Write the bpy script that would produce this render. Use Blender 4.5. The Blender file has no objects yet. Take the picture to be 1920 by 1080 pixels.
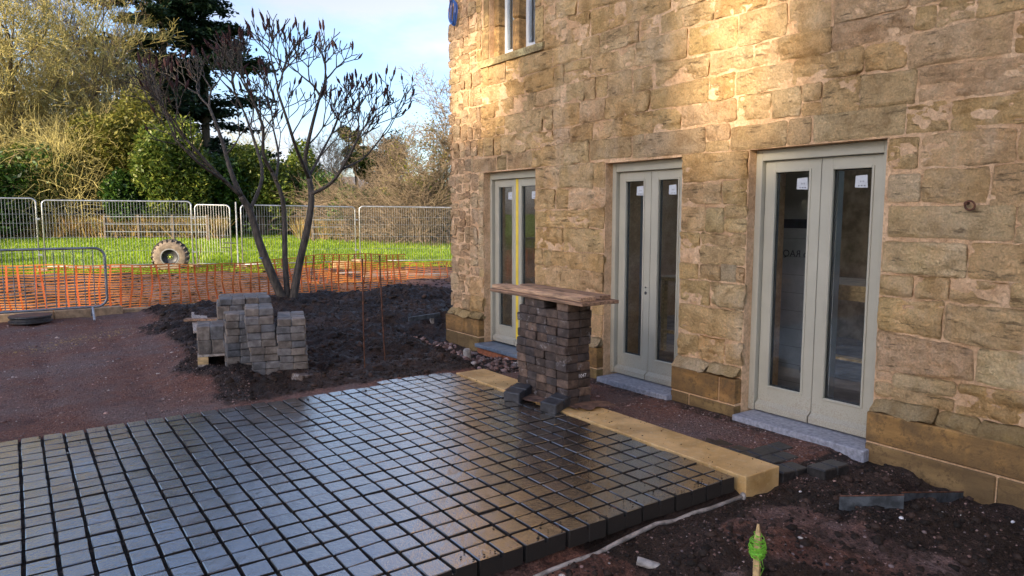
import bpy, math, random
import numpy as np
from mathutils import Vector, Matrix
sc = bpy.context.scene
R = math.radians
rnd = random.Random(7)
rng = np.random.default_rng(7)

# ------------------------------------------------------------------ camera
F, EYE = 1331.0, 1.6
PITCH, YAW = R(6.0), R(34.94)
cam_d = bpy.data.cameras.new('camera'); cam = bpy.data.objects.new('camera', cam_d)
sc.collection.objects.link(cam); sc.camera = cam
cam_d.sensor_width = 36; cam_d.lens = 36 * F / 1920
cam_d.clip_start = 0.05; cam_d.clip_end = 600
cam.location = (0, 0, EYE); cam.rotation_euler = (R(90) - PITCH, 0, -YAW)

# ------------------------------------------------------------------ sky and sun
SUN_AZ, SUN_EL = (-0.955, -0.297), R(17)      # horizontal direction towards the sun, elevation
world = bpy.data.worlds.new('World'); sc.world = world; world.use_nodes = True
nt = world.node_tree; nt.nodes.clear()
out = nt.nodes.new('ShaderNodeOutputWorld'); bg = nt.nodes.new('ShaderNodeBackground')
sky = nt.nodes.new('ShaderNodeTexSky'); sky.sky_type = 'NISHITA'; sky.sun_disc = False
sky.sun_elevation = SUN_EL; sky.sun_rotation = math.atan2(SUN_AZ[0], SUN_AZ[1]); sky.air_density = 1.0; sky.dust_density = 2.0; sky.ozone_density = 2.6
tc = nt.nodes.new('ShaderNodeTexCoord'); mp = nt.nodes.new('ShaderNodeMapping'); mp.inputs['Scale'].default_value = (1.0, 1.0, 2.6)
mp.inputs['Location'].default_value = (0.4, 0.2, 0.55)
nz = nt.nodes.new('ShaderNodeTexNoise'); nz.inputs['Scale'].default_value = 2.6; nz.inputs['Detail'].default_value = 7; nz.inputs['Roughness'].default_value = 0.55
cr = nt.nodes.new('ShaderNodeValToRGB'); cr.color_ramp.elements[0].position = 0.47; cr.color_ramp.elements[1].position = 0.62
mx = nt.nodes.new('ShaderNodeMixRGB'); 
mm = nt.nodes.new('ShaderNodeMath'); mm.operation = 'MULTIPLY'; mm.inputs[1].default_value = 0.72
L = nt.links.new
L(tc.outputs['Generated'], mp.inputs[0]); L(mp.outputs[0], nz.inputs['Vector']); L(nz.outputs['Fac'], cr.inputs[0])
bw_ = nt.nodes.new('ShaderNodeRGBToBW'); cl_ = nt.nodes.new('ShaderNodeMixRGB'); cl_.blend_type = 'MULTIPLY'; cl_.inputs[0].default_value = 1.0; cl_.inputs[2].default_value = (1.08, 1.08, 1.12, 1)
L(sky.outputs[0], bw_.inputs[0]); L(bw_.outputs[0], cl_.inputs[1]); L(cl_.outputs[0], mx.inputs[2])
L(cr.outputs[0], mm.inputs[0]); L(mm.outputs[0], mx.inputs[0]); L(sky.outputs[0], mx.inputs[1]); tn_ = nt.nodes.new('ShaderNodeMixRGB'); tn_.blend_type = 'MULTIPLY'; tn_.inputs[0].default_value = 1.0; tn_.inputs[2].default_value = (.92, .895, .97, 1); L(mx.outputs[0], tn_.inputs[1]); L(tn_.outputs[0], bg.inputs[0]); L(bg.outputs[0], out.inputs[0])
bg.inputs[1].default_value = 0.15
sd = bpy.data.lights.new('sun', 'SUN'); sd.energy = 3.8; sd.angle = R(0.8); sd.color = (1.0, 0.83, 0.58)
sun = bpy.data.objects.new('sun', sd); sc.collection.objects.link(sun)
sv = Vector((SUN_AZ[0] * math.cos(SUN_EL), SUN_AZ[1] * math.cos(SUN_EL), math.sin(SUN_EL)))
sun.rotation_euler = sv.to_track_quat('Z', 'Y').to_euler()
sc.view_settings.view_transform = 'Standard'; sc.view_settings.look = 'None'
sc.view_settings.exposure = 1.45; sc.view_settings.gamma = 1.0
sc.cycles.max_bounces = 8; sc.cycles.transparent_max_bounces = 12; sc.cycles.diffuse_bounces = 4

# ------------------------------------------------------------------ helpers
C = bpy.data.collections.new('scene'); sc.collection.children.link(C)
FW = Vector((math.sin(YAW) * math.cos(PITCH), math.cos(YAW) * math.cos(PITCH), -math.sin(PITCH)))
RT = Vector((math.cos(YAW), -math.sin(YAW), 0)); UP = RT.cross(FW)
def ray(px, py): return FW * F + RT * (px - 960) + UP * (540 - py)
def onZ(px, py, z=0.0):
    r = ray(px, py); return Vector((0, 0, EYE)) + r * ((z - EYE) / r.z)
def onX(px, py, x):
    r = ray(px, py); return Vector((0, 0, EYE)) + r * (x / r.x)
def far(px, depth, z=0.0):
    v = Vector((FW.x, FW.y)).normalized() * depth + Vector((RT.x, RT.y)) * ((px - 960) / F * depth)
    return Vector((v.x, v.y, z))

def _h(i, j, k, s):
    n = (i * 374761393 + j * 668265263 + k * 1274126177 + s * 974711) & 0xffffffff
    n = ((n ^ (n >> 13)) * 1274126177) & 0xffffffff
    n = n ^ (n >> 16)
    return (n & 0xffff) / 65535.0
def vnoise(x, y, z=0.0, s=0):
    x, y, z = np.broadcast_arrays(np.asarray(x, float), np.asarray(y, float), np.asarray(z, float))
    i, j, k = np.floor(x).astype(np.int64), np.floor(y).astype(np.int64), np.floor(z).astype(np.int64)
    u, v, w = x - i, y - j, z - k
    u, v, w = u*u*(3-2*u), v*v*(3-2*v), w*w*(3-2*w)
    r = 0
    for a in (0, 1):
        for b in (0, 1):
            for c in (0, 1):
                r = r + _h(i+a, j+b, k+c, s) * (u if a else 1-u) * (v if b else 1-v) * (w if c else 1-w)
    return r * 2 - 1
def fbm(x, y, z=0.0, s=0, o=4, g=0.5):
    r, a, f, t = 0, 1.0, 1.0, 0
    for q in range(o):
        r = r + a * vnoise(np.asarray(x)*f, np.asarray(y)*f, np.asarray(z)*f, s+q); t += a; a *= g; f *= 2.03
    return r / t
def sstep(a, b, x):
    t = np.clip((x - a) / (b - a), 0, 1); return t*t*(3-2*t)

def tag(o, label=None, cat=None, group=None, kind=None):
    for k, v in (('label', label), ('category', cat), ('group', group), ('kind', kind)):
        if v: o[k] = v
    return o
def link(name, me, parent=None, loc=None):
    o = bpy.data.objects.new(name, me); C.objects.link(o)
    if parent: o.parent = parent
    if loc is not None: o.location = loc
    return o
def empty(name, loc=(0, 0, 0), rz=0, label=None, cat=None, group=None):
    o = bpy.data.objects.new(name, None); C.objects.link(o); o.location = loc; o.rotation_euler = (0, 0, rz)
    o.empty_display_size = .1
    return tag(o, label, cat, group)
def mk(name, V, Fc, mat, smooth=False):
    me = bpy.data.meshes.new(name)
    V = np.asarray(V, dtype=np.float32).reshape(-1, 3)
    if isinstance(Fc, np.ndarray):
        n, k = Fc.shape
        me.vertices.add(len(V)); me.vertices.foreach_set('co', V.ravel())
        me.loops.add(n*k); me.loops.foreach_set('vertex_index', Fc.ravel().astype(np.int32))
        me.polygons.add(n); me.polygons.foreach_set('loop_start', np.arange(0, n*k, k, dtype=np.int32))
        me.polygons.foreach_set('loop_total', np.full(n, k, dtype=np.int32))
        me.update(calc_edges=True)
    else:
        me.from_pydata(V.tolist(), [], Fc)
    if smooth: me.polygons.foreach_set('use_smooth', [True] * len(me.polygons))
    if mat: me.materials.append(mat)
    return me
class PB:
    """collects pieces of one mesh"""
    def __init__(s): s.v = []; s.f = []
    def add(s, V, Fc):
        n = len(s.v); s.v += [tuple(p) for p in V]; s.f += [tuple(i + n for i in f) for f in Fc]; return s
    def box(s, a, b, M=None, bev=0.0):
        (x0, y0, z0), (x1, y1, z1) = a, b
        if bev <= 0:
            V = [(x, y, z) for z in (z0, z1) for y in (y0, y1) for x in (x0, x1)]
            Fc = [(0, 2, 3, 1), (4, 5, 7, 6), (0, 1, 5, 4), (2, 6, 7, 3), (0, 4, 6, 2), (1, 3, 7, 5)]
        else:
            c = bev; V = []; idx = {}
            for ix, X in enumerate((x0, x1)):
                for iy, Y in enumerate((y0, y1)):
                    for iz, Z in enumerate((z0, z1)):
                        sx, sy, sz = (1 - 2*ix), (1 - 2*iy), (1 - 2*iz)
                        for ax, p in enumerate(((X, Y + sy*c, Z + sz*c), (X + sx*c, Y, Z + sz*c), (X + sx*c, Y + sy*c, Z))):
                            idx[ix, iy, iz, ax] = len(V); V.append(p)
            Fc = []
            def g(*k): return idx[k]
            for i in (0, 1):
                q = [g(i, 0, 0, 0), g(i, 1, 0, 0), g(i, 1, 1, 0), g(i, 0, 1, 0)]; Fc.append(q if i else q[::-1])
                q = [g(0, i, 0, 1), g(0, i, 1, 1), g(1, i, 1, 1), g(1, i, 0, 1)]; Fc.append(q if i else q[::-1])
                q = [g(0, 0, i, 2), g(1, 0, i, 2), g(1, 1, i, 2), g(0, 1, i, 2)]; Fc.append(q if i else q[::-1])
            for a_ in (0, 1):
                for b_ in (0, 1):
                    q = [g(a_, b_, 0, 0), g(a_, b_, 1, 0), g(a_, b_, 1, 1), g(a_, b_, 0, 1)]; Fc.append(q if a_ != b_ else q[::-1])
                    q = [g(a_, 0, b_, 0), g(a_, 0, b_, 2), g(a_, 1, b_, 2), g(a_, 1, b_, 0)]; Fc.append(q if a_ != b_ else q[::-1])
                    q = [g(0, a_, b_, 1), g(1, a_, b_, 1), g(1, a_, b_, 2), g(0, a_, b_, 2)]; Fc.append(q if a_ == b_ else q[::-1])
                    for c_ in (0, 1):
                        q = [g(a_, b_, c_, 0), g(a_, b_, c_, 1), g(a_, b_, c_, 2)]; Fc.append(q if (a_ + b_ + c_) % 2 else q[::-1])
        if M is not None: V = [M @ Vector(p) for p in V]
        return s.add(V, Fc)
    def tube(s, pts, r, n=8, cap=True):
        pts = [Vector(p) for p in pts]; rs = r if isinstance(r, (list, tuple)) else [r] * len(pts)
        V = []; Fc = []; ref = None
        for i, p in enumerate(pts):
            d = (pts[min(i+1, len(pts)-1)] - pts[max(i-1, 0)]).normalized()
            if ref is None:
                ref = d.cross(Vector((0, 0, 1)) if abs(d.z) < .9 else Vector((1, 0, 0))).normalized()
            else:
                ref = (ref - d * ref.dot(d)).normalized()
            b = d.cross(ref)
            for k in range(n):
                a = 2*math.pi*k/n; V.append(p + (ref*math.cos(a) + b*math.sin(a)) * rs[i])
        for i in range(len(pts)-1):
            for k in range(n):
                k2 = (k+1) % n; Fc.append((i*n+k, i*n+k2, (i+1)*n+k2, (i+1)*n+k))
        if cap: Fc.append(tuple(range(n))[::-1]); Fc.append(tuple((len(pts)-1)*n + k for k in range(n)))
        return s.add(V, Fc)
    def lathe(s, prof, n=24, M=None):
        V = []; Fc = []
        for (r, z) in prof:
            for k in range(n):
                a = 2*math.pi*k/n; V.append(Vector((r*math.cos(a), r*math.sin(a), z)))
        for i in range(len(prof)-1):
            for k in range(n):
                k2 = (k+1) % n; Fc.append((i*n+k, i*n+k2, (i+1)*n+k2, (i+1)*n+k))
        if M is not None: V = [M @ p for p in V]
        return s.add(V, Fc)
    def mesh(s, name, mat, smooth=False): return mk(name, s.v, s.f, mat, smooth)
    def obj(s, name, mat, parent=None, smooth=False, loc=None): return link(name, s.mesh(name, mat, smooth), parent, loc)

# ------------------------------------------------------------------ materials
def newmat(name):
    m = bpy.data.materials.new(name); m.use_nodes = True; t = m.node_tree; t.nodes.clear(); return m, t
class NB:
    def __init__(s, name):
        s.m, s.t = newmat(name); s.out = s.n('OutputMaterial'); s.pos = s.n('NewGeometry').outputs['Position']
    def n(s, k, **kw):
        x = s.t.nodes.new('ShaderNode' + k)
        for a, b in kw.items(): setattr(x, a, b)
        return x
    def l(s, a, b): s.t.links.new(a, b)
    def put(s, sock, v):
        if hasattr(v, 'links') or hasattr(v, 'is_linked'): s.l(v, sock)
        elif sock.type == 'RGBA': sock.default_value = tuple(v) + (1,) if isinstance(v, (tuple, list)) else (v, v, v, 1)
        else: sock.default_value = v
    def noise(s, scale, detail=4, rough=.55, vec=None, stretch=None):
        x = s.n('TexNoise'); x.inputs['Scale'].default_value = scale; x.inputs['Detail'].default_value = detail; x.inputs['Roughness'].default_value = rough
        v = vec or s.pos
        if stretch:
            m = s.n('Mapping'); m.inputs['Scale'].default_value = stretch; s.l(v, m.inputs[0]); v = m.outputs[0]
        s.l(v, x.inputs['Vector']); return x.outputs['Fac']
    def ramp(s, fac, *stops):
        x = s.n('ValToRGB'); e = x.color_ramp.elements
        while len(e) < len(stops): e.new(0.5)
        for i, (p, c) in enumerate(stops):
            e[i].position = p; e[i].color = (c, c, c, 1) if not isinstance(c, tuple) else c + (1,)
        s.l(fac, x.inputs[0]); return x.outputs[0]
    def mix(s, fac, a, b, mode='MIX'):
        x = s.n('MixRGB', blend_type=mode); s.put(x.inputs[0], fac); s.put(x.inputs[1], a); s.put(x.inputs[2], b); return x.outputs[0]
    def math(s, op, a, b=0.0):
        x = s.n('Math', operation=op); s.put(x.inputs[0], a); s.put(x.inputs[1], b); return x.outputs[0]
    def bump(s, h, dist=.01, strength=1.0, normal=None):
        x = s.n('Bump'); x.inputs['Distance'].default_value = dist; x.inputs['Strength'].default_value = strength; s.l(h, x.inputs['Height'])
        if normal: s.l(normal, x.inputs['Normal'])
        return x.outputs[0]
    def rand(s):
        a = s.n('ObjectInfo').outputs['Random']; b = s.n('NewGeometry').outputs['Random Per Island']
        return s.math('FRACT', s.math('ADD', a, b))
    def done(s, color, rough=.8, normal=None, metal=0.0, spec=.5, **kw):
        p = s.n('BsdfPrincipled'); s.put(p.inputs['Base Color'], color); s.put(p.inputs['Roughness'], rough)
        p.inputs['Metallic'].default_value = metal; s.put(p.inputs['Specular IOR Level'], spec)
        if normal: s.l(normal, p.inputs['Normal']); s.l(normal, p.inputs['Coat Normal'])
        for k, v in kw.items(): s.put(p.inputs[k.replace('_', ' ')], v)
        s.l(p.outputs[0], s.out.inputs[0]); return s.m
M = {}
# wall stone: colour of each stone from its own attribute, then grain, lichen, lime bloom and shade painted into pits
b = NB('sandstone'); at = b.n('Attribute'); at.attribute_name = 'tint'
n1 = b.noise(7, 6, .6); n2 = b.noise(75, 4, .65); n3 = b.noise(1.5, 6, .65); n4 = b.noise(1.9, 5, .65, stretch=(1, 1, .4)); n6 = b.noise(2.6, 5, .6)
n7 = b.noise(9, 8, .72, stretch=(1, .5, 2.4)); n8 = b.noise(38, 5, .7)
c = b.mix(.42, at.outputs['Color'], b.ramp(n6, (.38, (.68, .395, .17)), (.5, (.87, .56, .27)), (.62, (.93, .66, .38))))
c = b.mix(1.0, c, b.ramp(n1, (.36, (.80, .76, .71)), (.5, (1.0, 1.0, 1.0)), (.64, (1.14, 1.12, 1.10))), 'MULTIPLY')
c = b.mix(1.0, c, b.ramp(n2, (.38, (.86, .84, .81)), (.62, (1.10, 1.10, 1.10))), 'MULTIPLY')
c = b.mix(b.math('MULTIPLY', b.ramp(n3, (.56, 0.0), (.66, 1.0)), .18), c, (.56, .40, .10))
c = b.mix(b.math('MULTIPLY', b.ramp(n4, (.56, 0.0), (.68, 1.0)), .34), c, (.84, .68, .50))
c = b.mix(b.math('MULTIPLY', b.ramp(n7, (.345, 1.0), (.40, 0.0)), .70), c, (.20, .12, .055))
c = b.mix(b.math('MULTIPLY', b.ramp(n8, (.60, 0.0), (.67, 1.0)), .40), c, (.24, .15, .07))  # relief shadow put into the colour of the bump's flakes and pits
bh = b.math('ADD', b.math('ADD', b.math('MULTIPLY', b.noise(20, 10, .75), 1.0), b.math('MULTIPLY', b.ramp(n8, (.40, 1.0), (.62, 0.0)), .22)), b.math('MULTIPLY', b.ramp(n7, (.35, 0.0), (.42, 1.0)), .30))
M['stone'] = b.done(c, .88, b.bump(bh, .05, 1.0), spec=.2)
b = NB('mortar'); n1 = b.noise(5, 5, .6); n2 = b.noise(45, 6, .7)
c = b.ramp(n1, (.39, (.62, .385, .21)), (.61, (.78, .53, .32)))
c = b.mix(1.0, c, b.ramp(n2, (.39, (.80, .78, .76)), (.61, (1.1, 1.1, 1.1))), 'MULTIPLY')
M['mortar'] = b.done(c, .92, b.bump(b.math('ADD', n2, b.math('MULTIPLY', n1, 1.4)), .022, 1.0), spec=.2)
b = NB('dressed_sandstone'); at = b.n('Attribute'); at.attribute_name = 'tint'
n1 = b.noise(3.5, 5, .6, stretch=(1, .5, 3.2)); n2 = b.noise(70, 4, .6); n3 = b.noise(6, 4, .6)
c = b.mix(1.0, at.outputs['Color'], b.ramp(n1, (.39, (.70, .66, .60)), (.62, (1.25, 1.22, 1.15))), 'MULTIPLY')
c = b.mix(b.math('MULTIPLY', b.ramp(n3, (.58, 0.0), (.72, 1.0)), .5), c, (.085, .06, .03))
c = b.mix(b.math('MULTIPLY', b.ramp(b.noise(28, 6, .7), (.52, 0.0), (.60, 1.0)), .7), c, (.10, .06, .025))
c = b.mix(b.math('MULTIPLY', b.ramp(b.noise(2.4, 7, .7), (.48, 0.0), (.56, 1.0)), .6), c, (.13, .080, .035))
M['dressed'] = b.done(c, .72, b.bump(b.math('ADD', n2, b.math('MULTIPLY', n3, .8)), .006, .8), spec=.3)
b = NB('yellow_sandstone_coping'); n1 = b.noise(4, 6, .62); n2 = b.noise(90, 3, .6); n3 = b.noise(11, 4, .6)
c = b.ramp(n1, (.39, (.44, .26, .09)), (.61, (.68, .44, .19)))
c = b.mix(b.ramp(n2, (.62, 0.0), (.75, .5)), c, (.2, .11, .04))
c = b.mix(b.ramp(b.noise(38, 2, .5), (.70, 0.0), (.76, .8)), c, (.09, .055, .03))
c = b.mix(b.math('MULTIPLY', b.ramp(b.noise(2.1, 8, .7), (.50, 0.0), (.62, 1.0)), .45), c, (.34, .21, .10))
c = b.mix(b.math('MULTIPLY', b.ramp(b.noise(20, 6, .7), (.54, 0.0), (.62, 1.0)), .45), c, (.62, .47, .27))
M['coping'] = b.done(c, b.ramp(n1, (.39, .28), (.75, .55)), b.bump(b.math('ADD', n2, n3), .003, .6), spec=.45)
b = NB('wet_paving_block'); rr = b.rand(); n1 = b.noise(16, 5, .6); n2 = b.noise(120, 3, .6); n3 = b.noise(2.2, 3, .5)
c = b.ramp(rr, (0.0, (.020, .016, .012)), (.5, (.032, .025, .016)), (.85, (.022, .021, .020)), (1.0, (.042, .024, .018)))
c = b.mix(1.0, c, b.ramp(n1, (.39, (.72, .72, .72)), (.61, (1.25, 1.22, 1.15))), 'MULTIPLY')
ro = b.math('ADD', b.ramp(n3, (.42, .03), (.60, .13)), b.math('MULTIPLY', b.math('FRACT', b.math('MULTIPLY', rr, 7.31)), .13))
nzz = b.n('SeparateXYZ'); b.l(b.n('NewGeometry').outputs['True Normal'], nzz.inputs[0]); wet = b.ramp(nzz.outputs['Z'], (.55, 0.0), (.9, 1.0)); ro = b.mix(wet, .85, ro); c = b.mix(wet, (.022, .017, .013), c)
M['paver'] = b.done(c, ro, b.bump(b.math('ADD', b.math('MULTIPLY', n1, 1.0), b.math('ADD', b.math('MULTIPLY', n2, .30), b.math('MULTIPLY', b.noise(34, 5, .65), .7))), .0034, .9), spec=b.mix(wet, .1, .95), IOR=2.4, Coat_Weight=wet, Coat_Roughness=.06, Coat_IOR=2.2)
b = NB('stacked_block'); rr = b.rand(); n1 = b.noise(14, 6, .65); n2 = b.noise(70, 4, .65)
c = b.ramp(rr, (0.0, (.045, .031, .024)), (.35, (.078, .052, .038)), (.61, (.048, .038, .035)), (1.0, (.14, .09, .062)))
c = b.mix(1.0, c, b.ramp(n1, (.38, (.55, .52, .5)), (.62, (1.4, 1.4, 1.4))), 'MULTIPLY')
c = b.mix(b.ramp(b.noise(6.5, 6, .75), (.58, 0.0), (.68, .75)), c, (.36, .34, .33))
M['block'] = b.done(c, .62, b.bump(b.math('ADD', n1, b.math('MULTIPLY', n2, .5)), .006, .9), spec=.4)
b = NB('stacked_block_grey'); rr = b.rand(); n1 = b.noise(14, 6, .65); n2 = b.noise(70, 4, .65)
c = b.ramp(rr, (0.0, (.095, .095, .10)), (.35, (.16, .15, .145)), (.61, (.13, .108, .09)), (1.0, (.20, .165, .135)))
c = b.mix(1.0, c, b.ramp(n1, (.38, (.6, .58, .56)), (.62, (1.35, 1.35, 1.35))), 'MULTIPLY')
c = b.mix(b.ramp(b.noise(7, 5, .7), (.64, 0.0), (.72, .45)), c, (.40, .39, .37))
M['block_grey'] = b.done(c, .55, b.bump(b.math('ADD', n1, b.math('MULTIPLY', n2, .5)), .005, .9), spec=.4)
# ground: red path / black soil by attribute
b = NB('site_ground'); at = b.n('Attribute'); at.attribute_name = 'soil'; n1 = b.noise(3, 6, .6); n2 = b.noise(48, 5, .7); n3 = b.noise(9, 6, .65)
red = b.ramp(n1, (.39, (.12, .052, .036)), (.55, (.20, .092, .062)), (.75, (.13, .085, .08)))
red = b.mix(b.ramp(b.noise(.9, 5, .6), (.45, 0.0), (.62, .7)), red, (.17, .135, .13))
red = b.mix(b.ramp(b.noise(6, 6, .7), (.58, 0.0), (.70, .6)), red, (.07, .038, .03))
red = b.mix(1.0, red, b.ramp(n2, (.39, (.6, .58, .58)), (.61, (1.4, 1.35, 1.3))), 'MULTIPLY')
blk = b.ramp(n3, (.39, (.014, .008, .005)), (.6, (.036, .021, .014)), (.8, (.065, .038, .027)))
blk = b.mix(b.ramp(b.noise(1.1, 6, .65), (.48, 0.0), (.60, .75)), blk, (.060, .036, .027))
blk = b.mix(1.0, blk, b.ramp(n2, (.39, (.6, .6, .6)), (.61, (1.35, 1.35, 1.35))), 'MULTIPLY')
msk = b.ramp(b.math('ADD', at.outputs['Fac'], b.math('MULTIPLY', b.math('SUBTRACT', n3, .5), 1.3)), (.34, 0.0), (.66, 1.0))
c = b.mix(msk, red, blk)
vo = b.n('TexVoronoi'); vo.inputs['Scale'].default_value = 75; b.l(b.pos, vo.inputs['Vector'])
hh = b.math('ADD', b.math('MULTIPLY', b.noise(30, 8, .72), 1.2), b.math('MULTIPLY', vo.outputs['Distance'], -.5))
M['ground'] = b.done(c, b.mix(msk, b.ramp(n1, (.39, .6), (.61, .85)), b.ramp(n3, (.39, .42), (.6, .8))), b.bump(hh, .028, 1.0), spec=.28)
b = NB('soil_clod'); rr = b.rand(); n2 = b.noise(60, 4, .7)
c = b.ramp(rr, (0.0, (.010, .007, .005)), (.61, (.028, .018, .013)), (1.0, (.065, .038, .028)))
M['clod'] = b.done(c, .7, b.bump(n2, .008, 1.0), spec=.25)
b = NB('gravel'); rr = b.rand()
M['gravel'] = b.done(b.ramp(rr, (0.0, (.10, .05, .04)), (.5, (.19, .11, .09)), (.8, (.13, .11, .11)), (.95, (.39, .24, .2)), (1.0, (.45, .42, .38))), .8)
b = NB('field_turf'); n1 = b.noise(.5, 5, .6); n2 = b.noise(6, 6, .7); n3 = b.noise(.16, 3, .5)
c = b.ramp(n1, (.39, (.13, .22, .012)), (.61, (.22, .33, .02)))
c = b.mix(1.0, c, b.ramp(n2, (.39, (.6, .65, .6)), (.61, (1.3, 1.25, 1.2))), 'MULTIPLY')
M['turf'] = b.done(c, .9, b.bump(n2, .15, 1.0), spec=.15)
def leafmat(name, stops, trans=.35, rough=.55):
    b = NB(name); rr = b.rand(); c = b.ramp(rr, *stops)
    c = b.mix(1.0, c, b.ramp(b.noise(.61, 3, .5), (.35, (.65, .7, .7)), (.65, (1.2, 1.15, 1.05))), 'MULTIPLY')
    p = b.n('BsdfPrincipled'); b.l(c, p.inputs['Base Color']); p.inputs['Roughness'].default_value = rough; p.inputs['Specular IOR Level'].default_value = .3
    t = b.n('BsdfTranslucent'); b.l(c, t.inputs[0]); x = b.n('MixShader'); x.inputs[0].default_value = trans
    b.l(p.outputs[0], x.inputs[1]); b.l(t.outputs[0], x.inputs[2]); b.l(x.outputs[0], b.out.inputs[0]); return b.m
M['grass'] = leafmat('grass_blades', [(0.0, (.15, .26, .010)), (.6, (.25, .38, .015)), (1.0, (.36, .43, .03))], .4)
M['dry'] = leafmat('dry_grass', [(0.0, (.22, .14, .05)), (.6, (.36, .25, .10)), (1.0, (.20, .22, .05))], .3)
M['leaf_dark'] = leafmat('dark_green_leaf', [(0.0, (.016, .045, .010)), (.6, (.045, .10, .016)), (1.0, (.11, .17, .03))], .2, .4)
M['leaf_mid'] = leafmat('mid_green_leaf', [(0.0, (.045, .085, .014)), (.6, (.12, .165, .028)), (1.0, (.25, .26, .05))], .3, .45)
M['leaf_olive'] = leafmat('olive_leaf', [(0.0, (.08, .09, .015)), (.6, (.17, .17, .03)), (1.0, (.28, .24, .06))], .3)
M['needle'] = leafmat('conifer_needles', [(0.0, (.008, .022, .012)), (.6, (.018, .042, .022)), (1.0, (.04, .065, .03))], .1)
M['leaf_brown'] = leafmat('brown_dead_leaf', [(0.0, (.11, .06, .035)), (.6, (.19, .115, .07)), (1.0, (.26, .17, .10))], .2)
def simple(name, col, rough=.7, metal=0.0, nscale=12, amt=.25, bumpd=.002, spec=.5, stretch=None):
    b = NB(name); n = b.noise(nscale, 5, .6, stretch=stretch)
    c = b.mix(1.0, col, b.ramp(n, (.39, (1-amt,)*3), (.61, (1+amt,)*3)), 'MULTIPLY')
    return b.done(c, rough, b.bump(n, bumpd, .7), metal, spec)
M['twig_gold'] = simple('golden_twig', (.40, .335, .12), .8, nscale=1.2, amt=.35)
M['twig_brown'] = simple('brown_twig', (.20, .145, .09), .8, nscale=1.2, amt=.3)
M['bark'] = simple('grey_bark', (.10, .075, .05), .9, nscale=25, amt=.4, bumpd=.02)
M['sumac'] = simple('sumac_bark', (.055, .044, .034), .8, nscale=22, amt=.5, bumpd=.012, stretch=(1, 1, .3))
M['seed'] = simple('sumac_seed_head', (.040, .012, .011), .95, nscale=90, amt=.4, bumpd=.02)
M['galv'] = simple('galvanised_steel', (.50, .51, .52), .38, .7, nscale=8, amt=.2)
M['galv_dull'] = simple('dull_galvanised_steel', (.23, .25, .27), .45, .6, nscale=8, amt=.2)
M['net'] = simple('orange_plastic_net', (.60, .125, .03), .5, nscale=3, amt=.15)
M['net_line'] = simple('yellow_orange_cord', (.58, .22, .05), .5, nscale=3, amt=.15)
b = NB('sage_grey_paint'); sx_ = b.n('SeparateXYZ'); b.l(b.pos, sx_.inputs[0]); nd_ = b.noise(110, 4, .7); nl_ = b.noise(3, 4, .6)
dm = b.ramp(b.math('ADD', b.math('MULTIPLY', sx_.outputs['Z'], -1.1), b.math('ADD', b.math('MULTIPLY', nd_, 1.3), b.math('MULTIPLY', nl_, .5))), (.80, 0.0), (1.0, 1.0))
c = b.mix(1.0, (.40, .375, .295), b.ramp(nl_, (.35, .93), (.65, 1.05)), 'MULTIPLY')
c = b.mix(b.math('MULTIPLY', dm, .38), c, (.17, .11, .075))
M['frame'] = b.done(c, .4, b.bump(nd_, .0006, .5))
M['slate'] = simple('grey_stone_sill', (.27, .27, .30), .55, nscale=30, amt=.25, bumpd=.003)
M['bluestone'] = simple('blue_slate_sill', (.13, .16, .20), .45, nscale=12, amt=.2, bumpd=.002)
M['redband'] = simple('red_brick_band', (.30, .10, .045), .85, nscale=20, amt=.3, bumpd=.004)
M['plank'] = simple('weathered_red_plank', (.23, .135, .08), .75, nscale=9, amt=.45, bumpd=.006, stretch=(5, .5, 5))
M['plank_sandy'] = simple('sandy_plank', (.40, .25, .15), .75, nscale=9, amt=.5, bumpd=.006, stretch=(5, .5, 5))
M['plank_pale'] = simple('pale_weathered_board', (.36, .30, .25), .75, nscale=9, amt=.35, bumpd=.005, stretch=(5, .6, 5))
M['timber'] = simple('fresh_timber', (.55, .37, .17), .65, nscale=6, amt=.25, bumpd=.002, stretch=(1, 6, 6))
M['kerb'] = simple('sandy_concrete_kerb', (.36, .25, .15), .85, nscale=14, amt=.25, bumpd=.005)
M['rust'] = simple('rusty_steel', (.11, .045, .025), .8, .2, nscale=30, amt=.4, bumpd=.003)
M['metal_sheet'] = simple('grey_steel_edging', (.085, .095, .105), .5, .5, nscale=14, amt=.45, bumpd=.004)
M['wet_black'] = simple('wet_black_block', (.030, .027, .025), .38, nscale=30, amt=.4, bumpd=.004)
M['sand'] = simple('ochre_sand', (.38, .25, .10), .9)
M['black'] = simple('black_plastic', (.035, .035, .038), .5, nscale=20, amt=.4, bumpd=.003)
M['rubber'] = simple('dusty_tyre_rubber', (.085, .07, .058), .8, nscale=12, amt=.4, bumpd=.006)
M['sidewall'] = simple('dusty_tyre_sidewall', (.20, .155, .115), .8, nscale=8, amt=.3, bumpd=.004)
M['rim'] = simple('dark_grey_rim', (.05, .05, .055), .5, .3, nscale=10, amt=.3)
M['lime'] = simple('lime_green_hub', (.45, .62, .05), .5, nscale=10, amt=.1)
M['pipe'] = simple('grey_white_pipe', (.30, .27, .24), .5, nscale=16, amt=.4, bumpd=.004)
M['lace'] = simple('lime_string', (.20, .52, .04), .5, nscale=80, amt=.2, bumpd=.001)
M['blue'] = simple('blue_cable', (.03, .10, .34), .4, nscale=40, amt=.2, bumpd=.001)
M['paper'] = simple('white_paper', (.50, .52, .54), .7, nscale=30, amt=.06, bumpd=.0005)
M['ink'] = simple('dark_ink', (.03, .03, .05), .7)
M['chalk'] = simple('white_chalk', (.62, .60, .60), .9, nscale=60, amt=.3)
M['yellow'] = simple('yellow_tape', (.72, .52, .045), .5, nscale=6, amt=.1)
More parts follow.
